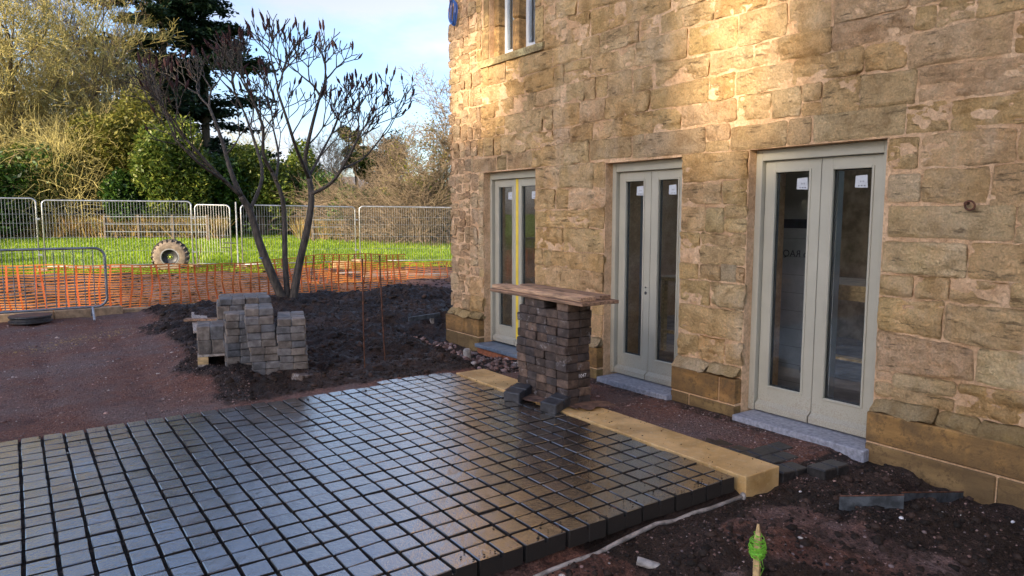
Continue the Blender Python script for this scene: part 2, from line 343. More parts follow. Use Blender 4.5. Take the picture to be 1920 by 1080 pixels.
M['white'] = simple('white_sack', (.70, .72, .74), .6, nscale=10, amt=.1, bumpd=.01)
M['pvc'] = simple('white_window_frame', (.52, .56, .62), .4, nscale=10, amt=.05)
M['insul'] = simple('grey_foil_insulation_board', (.34, .35, .36), .5, nscale=4, amt=.12)
M['concrete_floor'] = simple('dusty_concrete_floor', (.28, .21, .15), .8, nscale=4, amt=.3)
M['plaster'] = simple('rough_interior_wall', (.50, .41, .31), .9, nscale=6, amt=.3, bumpd=.01)
M['hivis'] = simple('green_jacket', (.14, .42, .06), .8)
M['tarp'] = simple('brown_cloth', (.13, .07, .045), .9, nscale=20, amt=.4, bumpd=.01)
M['roof'] = simple('grey_roof_tile', (.12, .11, .11), .8, nscale=6, amt=.3, bumpd=.02)
M['render'] = simple('pale_render', (.62, .58, .52), .85)
b = NB('window_glass'); fr = b.n('Fresnel'); b.l(b.math('ADD', 1.55, b.math('MULTIPLY', b.n('NewGeometry').outputs['Backfacing'], 1/1.55-1.55)), fr.inputs[0])
g = b.n('BsdfGlossy'); g.inputs['Roughness'].default_value = 0.01; g.inputs['Color'].default_value = (1, 1, 1, 1)
t = b.n('BsdfTransparent'); t.inputs[0].default_value = (.88, .90, .90, 1); x = b.n('MixShader')
bn = b.bump(b.noise(2.2, 2, .4), .004, .35); b.l(bn, g.inputs['Normal'])
fm = b.math('MULTIPLY', fr.outputs[0], 1.0); b.l(fm, x.inputs[0]); b.l(t.outputs[0], x.inputs[1]); b.l(g.outputs[0], x.inputs[2]); b.l(x.outputs[0], b.out.inputs[0]); M['glass'] = b.m

# ------------------------------------------------------------------ ground
def H(x, y):
    """height and soil mask of the building site ground"""
    x = np.asarray(x, float); y = np.asarray(y, float)
    big = fbm(x*.6, y*.6, 0, 3, 3); med = fbm(x*2.2, y*2.2, 0, 11, 4); fine = fbm(x*9, y*9, 0, 23, 4, .6)
    rut = np.exp(-((x-.15-.05*np.sin(y*.8))/.10)**2) + np.exp(-((x-.95-.05*np.sin(y*.8+.4))/.11)**2)
    z = -.012 + .022*big + .018*med + .010*fine - .022*rut*(.6+.4*vnoise(x*6, y*9, 0, 14)) + .004*np.sin(y*42)*rut
    # dark soil bed
    edge = 1.42 + .16*vnoise(y*1.3, 0, 0, 5) + .30*sstep(10.5, 12.5, y)
    soil = sstep(edge-.22, edge+.22, x + .12*fbm(x*5, y*5, 0, 66, 3)) * sstep(6.02, 6.25, y + .08*vnoise(x*3, 1, 0, 6)) * (1 - sstep(12.9, 13.4, y - .35*sstep(4, 7, x)))
    ridge = .21*np.exp(-((x-5.5)/1.0)**2 - ((y-11.3)/.9)**2) + .11*np.exp(-((x-6.6)/1.2)**2 - ((y-11.0)/1.0)**2) + .16*np.exp(-((x-2.3)/.7)**2 - ((y-11.6)/.8)**2) + .16*np.exp(-((x-3.9)/.9)**2 - ((y-12.2)/.7)**2) + .10*np.exp(-((x-4.9)/.9)**2 - ((y-9.6)/.7)**2)
    rough = (.085*med + .045*fine)
    zs = .02 + ridge + rough*sstep(6.0, 7.2, y)*1.0 + rough*.35 + .03*np.abs(fbm(x*4, y*4, 0, 40, 3))
    z = z*(1-soil) + zs*soil
    # strip between coping and wall
    strip = sstep(3.80, 3.90, x) * (1 - sstep(6.2, 6.9, y)) * sstep(2.3, 2.6, y)
    z = z*(1-strip) + (-.075 + .010*med + .006*fine - .06*sstep(5.8, 6.6, y))*strip
    wc = sstep(4.0, 4.3, x)*sstep(6.2, 6.8, y)*(1-sstep(8.2, 9.0, y)); z = z*(1-wc) + (-.15 + .05*med + .02*fine)*wc
    # front mud
    fr = 1 - sstep(2.67, 2.75, y)
    zf = -.115 - .09*sstep(2.5, 1.2, y)*sstep(2.5, 4.2, x) + .040*med + .026*fine + .06*sstep(.05, .45, fbm(x*3.1+5, y*3.1, 0, 60, 4))*sstep(2.55, 2.2, y)
    zf = zf + .09*np.exp(-((x-4.2)/.42)**2 - ((y-1.55)/.4)**2) - .10*np.exp(-((x-2.33)/.13)**2 - ((y-2.30)/.12)**2)
    zf = zf - .05*sstep(1.9, 1.0, y)
    z = z*(1-fr) + zf*fr
    soilf = sstep(.46, .62, fbm(x*1.1+2, y*1.1, 0, 70, 3)*.5 + .5 + .25*sstep(3.4, 4.0, x)*(1-sstep(1.9, 2.4, y)) + .03)
    soil = np.maximum(soil, np.maximum(soilf, .44)*fr)
    soil = np.maximum(soil, wc*.9)
    soil = np.maximum(soil, strip*sstep(4.35, 4.75, x + .12*vnoise(y*3, 2, 0, 8))*.62)
    # under the paving
    pv = sstep(-3.3, -3.2, x)*(1-sstep(3.48, 3.56, x))*sstep(2.74, 2.82, y)*(1-sstep(5.98, 6.06, y))
    z = z*(1-pv) + (-.019 + .006*fine)*pv; soil = np.where(pv > .5, .95, soil)
    cp = sstep(3.50, 3.56, x)*(1-sstep(3.86, 3.9, x))*sstep(2.62, 2.7, y)*(1-sstep(6.0, 6.06, y)); z = z*(1-cp) - .09*cp
    # churned ground behind the kerbs, then level under the turf
    bk = sstep(12.9, 13.6, y)
    zb = -.03 + .05*med + .09*fbm(x*.9, y*2.4, 0, 81, 3) - .10*sstep(5, 12, x)
    z = z*(1-bk) + zb*bk
    soil = np.maximum(soil*(1-bk), bk*sstep(.50, .60, .5 + .5*fbm(x*.8, y*2.5, 0, 90, 3)))
    # house interior: drop out of sight
    ins = sstep(4.90, 5.0, x)*(1-sstep(8.1, 8.3, y)); z = z*(1-ins) - .4*ins
    return z, soil
def Hfield(x, y):
    d = y*.82 + x*.573
    return -.05 + .46*sstep(24, 44, d)*(1-.8*sstep(5, 22, x)) - .10*sstep(5, 12, x)*(1-sstep(20, 34, d)) + .03*fbm(x*.35, y*.35, 0, 4, 3) + 0.9*sstep(60, 140, d)
def grid(x0, x1, y0, y1, st, fn, name, mat, cut=None):
    xs = np.arange(x0, x1+st/2, st); ys = np.arange(y0, y1+st/2, st); X, Y = np.meshgrid(xs, ys)
    z, s = fn(X, Y); nx, ny = len(xs), len(ys)
    V = np.stack([X, Y, z], -1).reshape(-1, 3)
    i = np.arange(nx-1)[None, :] + np.arange(ny-1)[:, None]*nx
    q = np.stack([i, i+1, i+1+nx, i+nx], -1).reshape(-1, 4)
    if cut is not None:
        cx_ = V[q].mean(1); q = q[~cut(cx_[:, 0], cx_[:, 1])]
    me = mk(name, V, q, mat, True)
    a = me.attributes.new('soil', 'FLOAT', 'POINT'); a.data.foreach_set('value', np.asarray(s, np.float32).ravel())
    return me
o = link('ground', grid(-1.0, 7.2, .9, 14.0, .026, H, 'ground', M['ground'])); tag(o, kind='structure')
def onG(px, py):
    z = -.1
    for k in range(12): p = onZ(px, py, z); z = float(H(p.x, p.y)[0])
    p.z = z; return p
def Hc(x, y):
    z, s = H(x, y); return z, s
o = link('surrounding_ground', grid(-14, 20, -8, 22.6, .12, Hc, 'surrounding_ground', M['ground'], cut=lambda x, y: (x > -.97) & (x < 7.15) & (y > .95) & (y < 13.97))); tag(o, kind='structure')
def Hg(x, y):
    z = Hfield(x, y); e = 20.6 + .5*vnoise(x*.7, 0, 0, 9) - .6*sstep(5, 12, x); z = z - .35*(1-sstep(e-.3, e+.25, y)); return z, z*0
o = link('grass_field', grid(-60, 110, 16, 150, .8, Hg, 'grass_field', M['turf'])); tag(o, kind='structure')
o = link('far_ground', mk('far_ground', [(-500, -500, -.5), (500, -500, -.5), (500, 500, -.5), (-500, 500, -.5)], [(0, 1, 2, 3)], M['turf'])); tag(o, kind='structure')

# scattered clods and gravel
ico_v = np.array([(0, 0, 1), (.894, 0, .447), (.276, .851, .447), (-.724, .526, .447), (-.724, -.526, .447), (.276, -.851, .447), (.724, .526, -.447), (-.276, .851, -.447), (-.894, 0, -.447), (-.276, -.851, -.447), (.724, -.526, -.447), (0, 0, -1)])
ico_f = np.array([(0,1,2),(0,2,3),(0,3,4),(0,4,5),(0,5,1),(1,6,2),(2,7,3),(3,8,4),(4,9,5),(5,10,1),(2,6,7),(3,7,8),(4,8,9),(5,9,10),(1,10,6),(6,11,7),(7,11,8),(8,11,9),(9,11,10),(10,11,6)])
def scatter(name, pts, size, mat, squash=.7, smooth=False):
    n = len(pts); s = size.reshape(-1, 1, 1)
    V = ico_v[None]*(1 + rng.uniform(-.35, .35, (n, 12, 1)))*s*np.stack([rng.uniform(.7, 1.3, n), rng.uniform(.7, 1.3, n), np.full(n, squash)], -1)[:, None]
    V = V + pts[:, None]
    Fq = (ico_f[None] + (np.arange(n)*12)[:, None, None]).reshape(-1, 3)
    return link(name, mk(name, V.reshape(-1, 3), Fq, mat, smooth))
n = 16000
P = np.stack([rng.uniform(1.1, 7.1, n), 6.1 + 7.0*rng.random(n)**1.3], -1); z, s = H(P[:, 0], P[:, 1]); k = (s > .6) & ~((P[:, 0] > 4.7) & (P[:, 1] < 8.5)); P = P[k]; z = z[k]
tag(scatter('soil_clods', np.column_stack([P, z]), rng.lognormal(-4.75, .55, len(P)).clip(.003, .035), M['clod']), kind='stuff')
n = 520
P = np.stack([rng.uniform(1.5, 7.0, n), 6.3 + 6.6*rng.random(n)], -1); z, s = H(P[:, 0], P[:, 1]); k = (s > .6) & ~((P[:, 0] > 4.7) & (P[:, 1] < 8.5)); P = P[k]; z = z[k]
tag(scatter('large_soil_clods', np.column_stack([P, z]), rng.uniform(.018, .06, len(P)), M['clod'], .75), kind='stuff')
n = 260
P = np.stack([rng.uniform(1.5, 4.7, n), rng.uniform(.95, 2.5, n)], -1); z, s = H(P[:, 0], P[:, 1])
tag(scatter('large_mud_clods', np.column_stack([P, z]), rng.uniform(.010, .036, n), M['clod'], .7), kind='stuff')
n = 9000
P = np.stack([rng.uniform(1.2, 4.75, n), rng.uniform(.95, 2.58, n)], -1); z, s = H(P[:, 0], P[:, 1]); k = (rng.random(n) < s*.5 + .08); P = P[k]; z = z[k]
tag(scatter('mud_clods', np.column_stack([P, z]), rng.lognormal(-5.0, .55, len(P)).clip(.002, .030), M['clod']), kind='stuff')
n = 15000
A = np.stack([rng.uniform(-1, 1.7, n), rng.uniform(6.08, 12.7, n)], -1); B2 = np.stack([rng.uniform(3.92, 4.74, 5000), rng.uniform(2.5, 6.3, 5000)], -1); C2 = np.stack([rng.uniform(1.0, 4.7, 3500), rng.uniform(.95, 2.58, 3500)], -1)
P = np.vstack([A, B2, C2]); z, s = H(P[:, 0], P[:, 1])
tag(scatter('loose_gravel', np.column_stack([P, z]), rng.lognormal(-5.5, .45, len(P)).clip(.002, .018), M['gravel']), kind='stuff')
n = 130
P = np.stack([rng.uniform(-1, 1.6, n), rng.uniform(6.1, 12.6, n)], -1); z, s = H(P[:, 0], P[:, 1])
tag(scatter('path_stones', np.column_stack([P, z]), rng.uniform(.010, .026, n), M['gravel'], .6), kind='stuff')
n = 5000
P = np.stack([rng.uniform(-2, 14, n), rng.uniform(13.2, 21, n)], -1); z, s = H(P[:, 0], P[:, 1])
tag(scatter('churned_soil_lumps', np.column_stack([P, z]), rng.lognormal(-3.9, .5, n).clip(.01, .08), M['clod'], .6), kind='stuff')

n = 420
P = np.vstack([np.column_stack([rng.uniform(3.50, 3.92, 150), rng.uniform(2.7, 5.9, 150)]), np.column_stack([rng.uniform(.0, 3.5, 120), 6.02 - rng.exponential(.12, 120)]), np.column_stack([rng.uniform(1.6, 3.5, 150), 2.67 + rng.exponential(.06, 150)])])
tag(scatter('soil_crumbs', np.column_stack([P, np.full(n, .006)]), rng.lognormal(-5.8, .5, n).clip(.0012, .008), M['clod'], .6), kind='stuff')
n = 700
u = rng.random(n); P = np.column_stack([-.1 + 1.4*u + rng.normal(0, .10, n), 9.9 + 1.3*u + rng.normal(0, .16, n)]); z, s = H(P[:, 0], P[:, 1])
tag(scatter('ochre_sand_streak', np.column_stack([P, z-.002]), rng.lognormal(-4.9, .4, n).clip(.003, .02), M['sand'], .4), kind='stuff')
# grass tufts and dry verge
def blades(name, P, z, h, w, mat, lean=.4, cross=1):
    n = len(P); a = rng.uniform(0, 2*math.pi, n); d = np.stack([np.cos(a), np.sin(a)], -1); hh = h*rng.uniform(.5, 1.3, n); ln = rng.normal(0, lean, (n, 2))*hh[:, None]
    b0 = np.column_stack([P - d*w, z-.03]); b1 = np.column_stack([P + d*w, z-.03]); t = np.column_stack([P + ln, z+hh])
    V = np.stack([b0, b1, t], 1).reshape(-1, 3); return link(name, mk(name, V, np.arange(3*n).reshape(-1, 3), mat))
n = 90000
dd = 19 + 30*rng.random(n)**1.5; lx = rng.uniform(-.78, .05, n)*dd
P = np.column_stack([FW.x/math.cos(PITCH)*dd + RT.x*lx, FW.y/math.cos(PITCH)*dd + RT.y*lx]); zz, _ = Hg(P[:, 0], P[:, 1])
e = 20.6 + .5*vnoise(P[:, 0]*.7, 0, 0, 9) - .6*sstep(5, 12, P[:, 0]); k = P[:, 1] > e + .1
tag(blades('field_grass', P[k], zz[k], .09, .03, M['grass'], .5), kind='stuff')
n = 18000
dd = rng.uniform(37.5, 43, n); px = rng.uniform(-100, 420, n); px2 = rng.uniform(560, 860, n//3)
P = np.array([far(a, b_)[:2] for a, b_ in zip(np.concatenate([px, px2]), np.concatenate([dd, dd[:n//3]+1]))])
tag(blades('dry_verge_grass', P, Hfield(P[:, 0], P[:, 1]), 1.0, .045, M['dry'], .35), kind='stuff')

# ------------------------------------------------------------------ the stone house
WX = 4.85
house = empty('stone_house', (0, 0, 0), 0, 'long honey coloured rubble stone house with three glazed double doors and a mullioned upper window', 'house')
OPEN = [(2.535, 3.632, -.6, 2.105), (4.33, 5.322, -.6, 2.095), (6.49, 7.57, -.6, 2.105), (6.50, 7.43, 3.47, 5.0)]
Y0, Y1, ZT = -7.0, 8.36, 6.6
def wall_boxes(xa, xb, name, mat, parent):
    ys = sorted({Y0, Y1} | {o_[0] for o_ in OPEN} | {o_[1] for o_ in OPEN}); p = PB()
    for a, b_ in zip(ys[:-1], ys[1:]):
        ops = sorted([(o_[2], o_[3]) for o_ in OPEN if o_[0] < (a+b_)/2 < o_[1]]); z = -.6
        for (z0, z1) in ops:
            if z0 > z: p.box((xa, a, z), (xb, b_, z0))
            z = z1
        p.box((xa, a, z), (xb, b_, ZT))
    return p.obj(name, mat, parent)
wall_boxes(WX+.0065, WX+.50, 'wall', M['mortar'], house)
def add_tint(me, col):
    a = me.attributes.new('tint', 'FLOAT_COLOR', 'POINT'); n = len(me.vertices)
    a.data.foreach_set('color', np.tile(np.array(list(col)+[1.0], np.float32), n))
PAL = [(.66, .43, .18), (.70, .48, .22), (.62, .39, .16), (.76, .57, .32), (.66, .46, .24), (.60, .40, .19), (.72, .49, .27), (.64, .45, .20), (.68, .46, .29), (.62, .46, .25)]
_sid = [0]
def stone_mesh(y0, y1, z0, z1, col, proud=.012, rough=.008, cell=.015, lean=0.0, skirt=.03, quad=None, rag=1.0, rnd_c=.55, name='stone'):
    _sid[0] += 1; s = _sid[0]; hw, hh = (y1-y0)/2, (z1-z0)/2; cy, cz = (y0+y1)/2, (z0+z1)/2
    nx = max(4, int(round(2*hw/cell))); ny = max(3, int(round(2*hh/cell)))
    u = np.linspace(-1, 1, nx+1)[None, :].repeat(ny+1, 0); v = np.linspace(-1, 1, ny+1)[:, None].repeat(nx+1, 1)
    # rounded corners: pull in where both coordinates are large
    cr_ = min(hw, hh)*rnd_c
    cxm = np.clip((np.abs(u)*hw - (hw-cr_))/cr_, 0, 1); cym = np.clip((np.abs(v)*hh - (hh-cr_))/cr_, 0, 1)
    rr_ = np.sqrt(cxm**2 + cym**2); m_ = np.maximum(cxm, cym); sc_ = np.where(rr_ > 0, m_/np.maximum(rr_, 1e-6), 1)
    yy = np.sign(u)*(np.minimum(np.abs(u)*hw, hw-cr_) + cxm*cr_*sc_); zz = np.sign(v)*(np.minimum(np.abs(v)*hh, hh-cr_) + cym*cr_*sc_)
    if quad is not None:                       # skew of the four corners
        a_, b_ = (u+1)/2, (v+1)/2
        zz = zz + (quad[0]*(1-a_) + quad[1]*a_)*b_ + (quad[2]*(1-a_) + quad[3]*a_)*(1-b_)
    e = np.maximum(np.abs(u), np.abs(v))**4
    yy = yy + e*.012*rag*fbm(cy+yy*7, cz+zz*7, s*3.1, 1, 3); zz = zz + e*.012*rag*fbm(cy+yy*7, cz+zz*7, s*3.1+50, 2, 3)
    ed = np.minimum(np.minimum((1-np.abs(u))*hw, (1-np.abs(v))*hh)/.013, 1)
    face = proud*(1-(1-ed)**2) + rough*1.6*fbm((cy+yy)*6, (cz+zz)*9, s*1.7, 5, 4, .6) + rough*.8*np.abs(fbm((cy+yy)*3, (cz+zz)*24, s*2.3, 9, 3))
    fl_ = 2.6*fbm((cy+yy)*4.5, (cz+zz)*8, s*1.3, 31, 4, .6) + s*.37; fk = fl_ - np.floor(fl_); face = face + rough*.60*(np.floor(fl_) - s*.37 + sstep(.42, .58, fk) - .3)*np.minimum(ed, 1)
    face = face + proud*.5*fbm(s*5.5, 0, 0, 3, 1)
    X = WX - face + .006
    X = X - lean*(1-(v+1)/2)
    V = np.stack([X, cy+yy, cz+zz], -1).reshape(-1, 3)
    i = np.arange(nx)[None, :] + np.arange(ny)[:, None]*(nx+1)
    q = np.stack([i, i+(nx+1), i+(nx+2), i+1], -1).reshape(-1, 4)
    ring = list(range(nx+1)) + [(k+1)*(nx+1)-1 for k in range(1, ny+1)] + [ny*(nx+1)+k for k in range(nx-1, -1, -1)] + [k*(nx+1) for k in range(ny-1, 0, -1)]
    sk = V[ring].copy(); sk[:, 0] = WX + skirt; n0 = len(V); m = len(ring); V = np.vstack([V, sk]); kk = np.arange(m)
    q2 = np.stack([np.array(ring), np.array(ring)[(kk+1) % m], n0+(kk+1) % m, n0+kk], -1)[:, ::-1]
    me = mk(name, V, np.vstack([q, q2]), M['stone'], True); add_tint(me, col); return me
def jit(c, a=.14):
    k = 1 + rnd.uniform(-a, a); return tuple(min(.8, x*k*(1+rnd.uniform(-.025, .025))) for x in c)
stones = []     # (size seen, mesh)
def put_stone(y0, y1, z0, z1, col=None, **kw):
    col = col or jit(rnd.choice(PAL)); stones.append((abs((y0+y1)/2 - 5), stone_mesh(y0, y1, z0, z1, col, **kw), (y0+y1)/2, (z0+z1)/2))
SPEC = []       # hand placed stones over the openings: y0 y1 z0 z1 colour
SPEC += [(4.97, 5.56, 2.135, 2.335, (.43, .31, .17)), (4.80, 4.955, 2.12, 2.34, (.50, .40, .24)), (4.08, 4.79, 2.12, 2.33, (.44, .33, .21))]
SPEC += [(3.30, 3.82, 2.11, 2.30, (.52, .40, .22)), (3.10, 3.29, 2.115, 2.31, (.47, .31, .15)), (2.42, 3.09, 2.115, 2.32, (.56, .43, .25))]
SPEC += [(7.28, 7.80, 2.115, 2.28, (.47, .34, .21)), (7.06, 7.27, 2.12, 2.30, (.27, .24, .13)), (6.55, 7.05, 2.12, 2.31, (.50, .34, .20)), (7.86, 8.02, 2.14, 2.30, (.14, .125, .11))]
SPEC += [(1.75, 2.50, 1.44, 1.65, (.66, .50, .28)), (2.30, 2.51, 1.675, 1.86, (.78, .64, .42)), (3.72, 3.88, 1.03, 1.18, (.34, .32, .25)), (3.86, 4.05, 1.44, 1.65, (.50, .42, .20))]
for (a, b_, c_, d_, col) in SPEC: put_stone(a, b_, c_, d_, jit(col, .05), rnd_c=.25, rag=.8, rough=.004)
DRESS = [(6.33, 7.60, 3.37, 5.2)]
BL = [(o_[0], o_[1], o_[2], o_[3]+.004) for o_ in OPEN] + [(a, b_, c_, d_) for (a, b_, c_, d_, _) in SPEC] + DRESS
def free(y0, y1, z0, z1):
    """free intervals of a course between blocked rectangles"""
    seg = [(y0, y1)]
    for (a, b_, c_, d_) in BL:
        if d_ <= z0 + .02 or c_ >= z1 - .02: continue
        ns = []
        for (s0, s1) in seg:
            if b_ <= s0 or a >= s1: ns.append((s0, s1)); continue
            if a - s0 > .05: ns.append((s0, a))
            if s1 - b_ > .05: ns.append((b_, s1))
        seg = ns
    return seg
zs = [.335, .545, .795, 1.02, 1.19, 1.43, 1.66, 1.87, 2.112, 2.322, 2.53, 2.75, 2.94, 3.17, 3.38, 3.62, 3.84, 4.07, 4.30, 4.53, 4.76, 5.0]
def wave(y, k): return .018*math.sin(y*1.1 + k*1.7) + .010*math.sin(y*2.9 + k*3.1)
for k in range(len(zs)-1):
    z0, z1 = zs[k], zs[k+1]; lim = 7.62 if z0 > .6 else 7.9
    for (s0, s1) in free(-.2, 8.40, z0, z1):
        y = s0
        while y < s1 - .02:
            rub = y > lim - .02
            wmax = s1 - y
            w = rnd.uniform(.10, .22) if rub else (z1-z0)*rnd.choice([.8, 1.2, 1.5, 1.8, 2.2, 2.6, 3.0])*rnd.uniform(.85, 1.15)
            if not rub and y + w > lim and y < lim: w = max(.12, min(w, lim - y))
            if wmax - w < (.07 if rub else .12): w = wmax
            g = rnd.uniform(.001, .008) + (.006 if rub else 0)
            dz = [wave(y, k+1) if z1 < 4.9 and abs(z1-2.112) > .01 else 0, wave(y+w, k+1) if abs(z1-2.112) > .01 else 0, wave(y, k) if k and abs(z0-2.112) > .01 else 0, wave(y+w, k) if k and abs(z0-2.112) > .01 else 0]
            over = y + w > s1 - .03 and s1 > 8.3
            if rub:
                zz_ = z0
                while zz_ < z1 - .02:
                    h_ = rnd.choice([.09, .12, .16, z1-z0]);
                    if z1 - zz_ - h_ < .06: h_ = z1 - zz_
                    col = jit(rnd.choice([(.46, .31, .20), (.55, .42, .27), (.40, .27, .19), (.50, .34, .22)]), .2)
                    gg = rnd.uniform(.002, .011)
                    put_stone(y+gg, y+w-(gg if not over else rnd.uniform(-.03, .01)), zz_+gg, zz_+h_-gg, col, proud=rnd.uniform(.006, .014), rough=.016, cell=.020, rnd_c=.5, rag=3.0, skirt=.05)
                    zz_ += h_
            elif z1 - z0 > .19 and w < .5 and rnd.random() < .16:
                zm = z0 + (z1-z0)*rnd.uniform(.4, .6); c0 = jit(rnd.choice(PAL))
                put_stone(y+g, y+w-g, z0+g, zm-g*.7, c0, quad=[0, 0, dz[2], dz[3]], proud=rnd.uniform(.004, .012))
                put_stone(y+g, y+w-g, zm+g*.7, z1-g, None, quad=[dz[0], dz[1], 0, 0], proud=rnd.uniform(.004, .012))
            else:
                put_stone(y+g, y+w-g, z0+g, z1-g, None, quad=dz, proud=rnd.uniform(.007, .017), rough=rnd.choice([.010, .015, .022, .030 if z0 < 1.6 else .018]), rag=rnd.uniform(.8, 2.2), rnd_c=rnd.uniform(.07, .26))
            y += w
# weathered chamfer course above the plinth
for (s0, s1) in free(-.2, 8.40, .24, .33):
    y = s0
    while y < s1-.02:
        w = rnd.uniform(.22, .42)
        if s1-y-w < .12: w = s1-y
        put_stone(y+.006, y+w-.006, .243, .330, jit(rnd.choice([(.36, .30, .14), (.24, .21, .10), (.48, .40, .24), (.18, .17, .08), (.55, .46, .30)]), .15), proud=.014, rough=.024, lean=.078, rag=2.4, cell=.018, rnd_c=.35)
        y += w
def seen(y, z): return .9 < y < 8.6 and z < 3.0 + (y-1.6)*.26
vis = [t for t in stones if seen(t[2], t[3])]; vis.sort(key=lambda t: t[2]); rest = [t for t in stones if not seen(t[2], t[3])]
if len(vis) > 262: vis.sort(key=lambda t: -t[1].dimensions[1]*t[1].dimensions[2] if hasattr(t[1], 'dimensions') else t[2]); rest += vis[262:]; vis = vis[:262]
print('stones', len(vis), len(rest))
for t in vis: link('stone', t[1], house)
def join(name, meshes, mat, tint=True, parent=None, kind='stuff'):
    Vs, Fs, Ts, n = [], [], [], 0
    for me in meshes:
        v = np.empty(len(me.vertices)*3, np.float32); me.vertices.foreach_get('co', v); v = v.reshape(-1, 3)
        f_ = np.empty(len(me.loops), np.int32); me.loops.foreach_get('vertex_index', f_); Fs.append(f_.reshape(-1, 4) + n); Vs.append(v); n += len(v)
        if tint:
            t_ = np.empty(len(me.vertices)*4, np.float32); me.attributes['tint'].data.foreach_get('color', t_); Ts.append(t_)
    r = mk(name, np.vstack(Vs), np.vstack(Fs), mat, True)
    if tint: a = r.attributes.new('tint', 'FLOAT_COLOR', 'POINT'); a.data.foreach_set('color', np.concatenate(Ts))
    return tag(link(name, r, parent), kind=kind)
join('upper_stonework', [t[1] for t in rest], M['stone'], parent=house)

# dressed stone: plinth, window surround
def dressed(a, b_, col, name='plinth_stone', bev=.008, mat='dressed'):
    p = PB().box(a, b_, bev=bev); me = p.mesh(name, M[mat]); add_tint(me, jit(col, .10)); return link(name, me, house)
BR = (.27, .155, .055)
for (s0, s1) in [(-.4, 2.532), (3.635, 4.327), (5.325, 6.487), (7.573, 8.415)]:
    p = PB().box((WX-.070, s0+.004, -.6), (WX+.3, s1-.004, .232)); p.obj('plinth_core', M['mortar'], house)
    for (z0, z1, cuts) in ((.030, .238, [1.05, 3.80, 6.05, 7.93]), (-.20, .018, [1.72, 4.12, 5.8, 8.1]), (-.45, -.212, [1.3])):
        ys = [s0] + [c_ for c_ in cuts if s0+.1 < c_ < s1-.1] + [s1]
        for a, b_ in zip(ys[:-1], ys[1:]): dressed((WX-.082, a+(.005 if a != s0 else 0), z0), (WX+.12, b_-(.005 if b_ != s1 else 0), z1), BR if z0 > 0 else (.20, .13, .055))
HC = (.47, .32, .15)
zz_ = 3.475
for k, h_ in enumerate((.38, .55, .62)):
    dressed((WX-.006, 7.435, zz_), (WX+.30, 7.585-.04*(k % 2), zz_+h_-.008), HC, 'window_jamb_stone', .005)
    dressed((WX+.075, 7.335, zz_), (WX+.30, 7.437, zz_+h_-.008), (.40, .25, .11), 'window_jamb_stone', .012)
    dressed((WX-.004, 6.345+.05*(k % 2), zz_), (WX+.30, 6.497, zz_+h_-.008), HC, 'window_jamb_stone', .005)
    dressed((WX+.05, 6.90, zz_), (WX+.24, 7.02, zz_+h_-.004), (.45, .28, .11), 'window_mullion_stone', .022)
    zz_ += h_
sl = PB().add([(WX-.03, 6.33, 3.375), (WX-.03, 7.60, 3.375), (WX-.03, 7.60, 3.455), (WX-.03, 6.33, 3.455), (WX+.3, 6.33, 3.375), (WX+.3, 7.6, 3.375), (WX+.3, 7.6, 3.53), (WX+.3, 6.33, 3.53)], [(0, 1, 2, 3)[::-1], (3, 2, 6, 7), (0, 3, 7, 4), (1, 5, 6, 2), (0, 4, 5, 1), (4, 7, 6, 5)])
me = sl.mesh('window_sill', M['dressed']); add_tint(me, (.42, .36, .19)); link('window_sill', me, house)
win = PB()
for (a, b_) in ((6.51, 6.90), (7.02, 7.335)):
    for (c_, d_, e_, f_) in ((a, a+.05, 3.50, 5.0), (b_-.05, b_, 3.50, 5.0), (a+.05, b_-.05, 3.50, 3.56), (a+.05, b_-.05, 4.94, 5.0)): win.box((WX+.17, c_, e_), (WX+.215, d_, f_))
w_ = win.obj('window', M['pvc'], house)
for (a, b_) in ((6.56, 6.85), (7.07, 7.285)): PB().box((WX+.188, a, 3.56), (WX+.196, b_, 4.94)).obj('pane', M['glass'], w_)
PB().box((WX+.26, 6.5, 3.5), (WX+.27, 7.4, 5.0)).obj('roller_blind', M['pvc'], house)

# roof and the rest of the shell, mostly out of view
PB().box((WX+.5, Y0, -.6), (9.4, Y0+.4, ZT)).box((WX+.52, Y1-.45, -.6), (9.4, Y1-.02, ZT)).obj('end_wall', M['mortar'], house)
rf = PB().add([(WX-.35, Y0-.2, ZT-.1), (WX-.35, Y1+.2, ZT-.1), (7.1, Y1+.2, ZT+2.2), (7.1, Y0-.2, ZT+2.2), (WX-.35, Y0-.2, ZT), (WX-.35, Y1+.2, ZT), (7.1, Y1+.2, ZT+2.3), (7.1, Y0-.2, ZT+2.3)],
    [(0, 1, 2, 3), (4, 7, 6, 5), (0, 4, 5, 1), (1, 5, 6, 2), (0, 3, 7, 4), (3, 2, 6, 7)])
rf.obj('roof', M['roof'], house)  # rear slope left off so skylight falls into the room
# room behind the doors
PB().box((WX+.28, Y0+.4, -.10), (9.0, Y1-.45, -.05)).obj('interior_floor', M['concrete_floor'], house)
PB().box((WX+.5, Y0+.4, 2.75), (7.0, Y1-.45, 2.85)).obj('ceiling', M['render'], house)  # stops short of the rear wall to let skylight in
bw = PB()      # rear wall, unseen openings added to light the room
for (a, b_, c_, d_) in ((Y0+.4, 3.9, -.6, 2.9), (3.9, 5.1, -.6, .9), (3.9, 5.1, 2.2, 2.9), (5.1, 9.6, -.6, 2.9)): pass
for (a, b_, c_, d_) in ((Y0+.4, .2, -.05, 2.75), (.2, 4.3, -.05, .2), (.2, 4.3, 2.6, 2.75), (2.1, 2.3, .2, 2.6), (4.3, 6.85, -.05, 2.75), (6.85, 7.7, -.05, .2), (6.85, 7.7, 2.6, 2.75), (7.7, Y1-.45, -.05, 2.75)): bw.box((9.0, a, c_), (9.4, b_, d_))
bw.obj('rear_wall', M['plaster'], house)

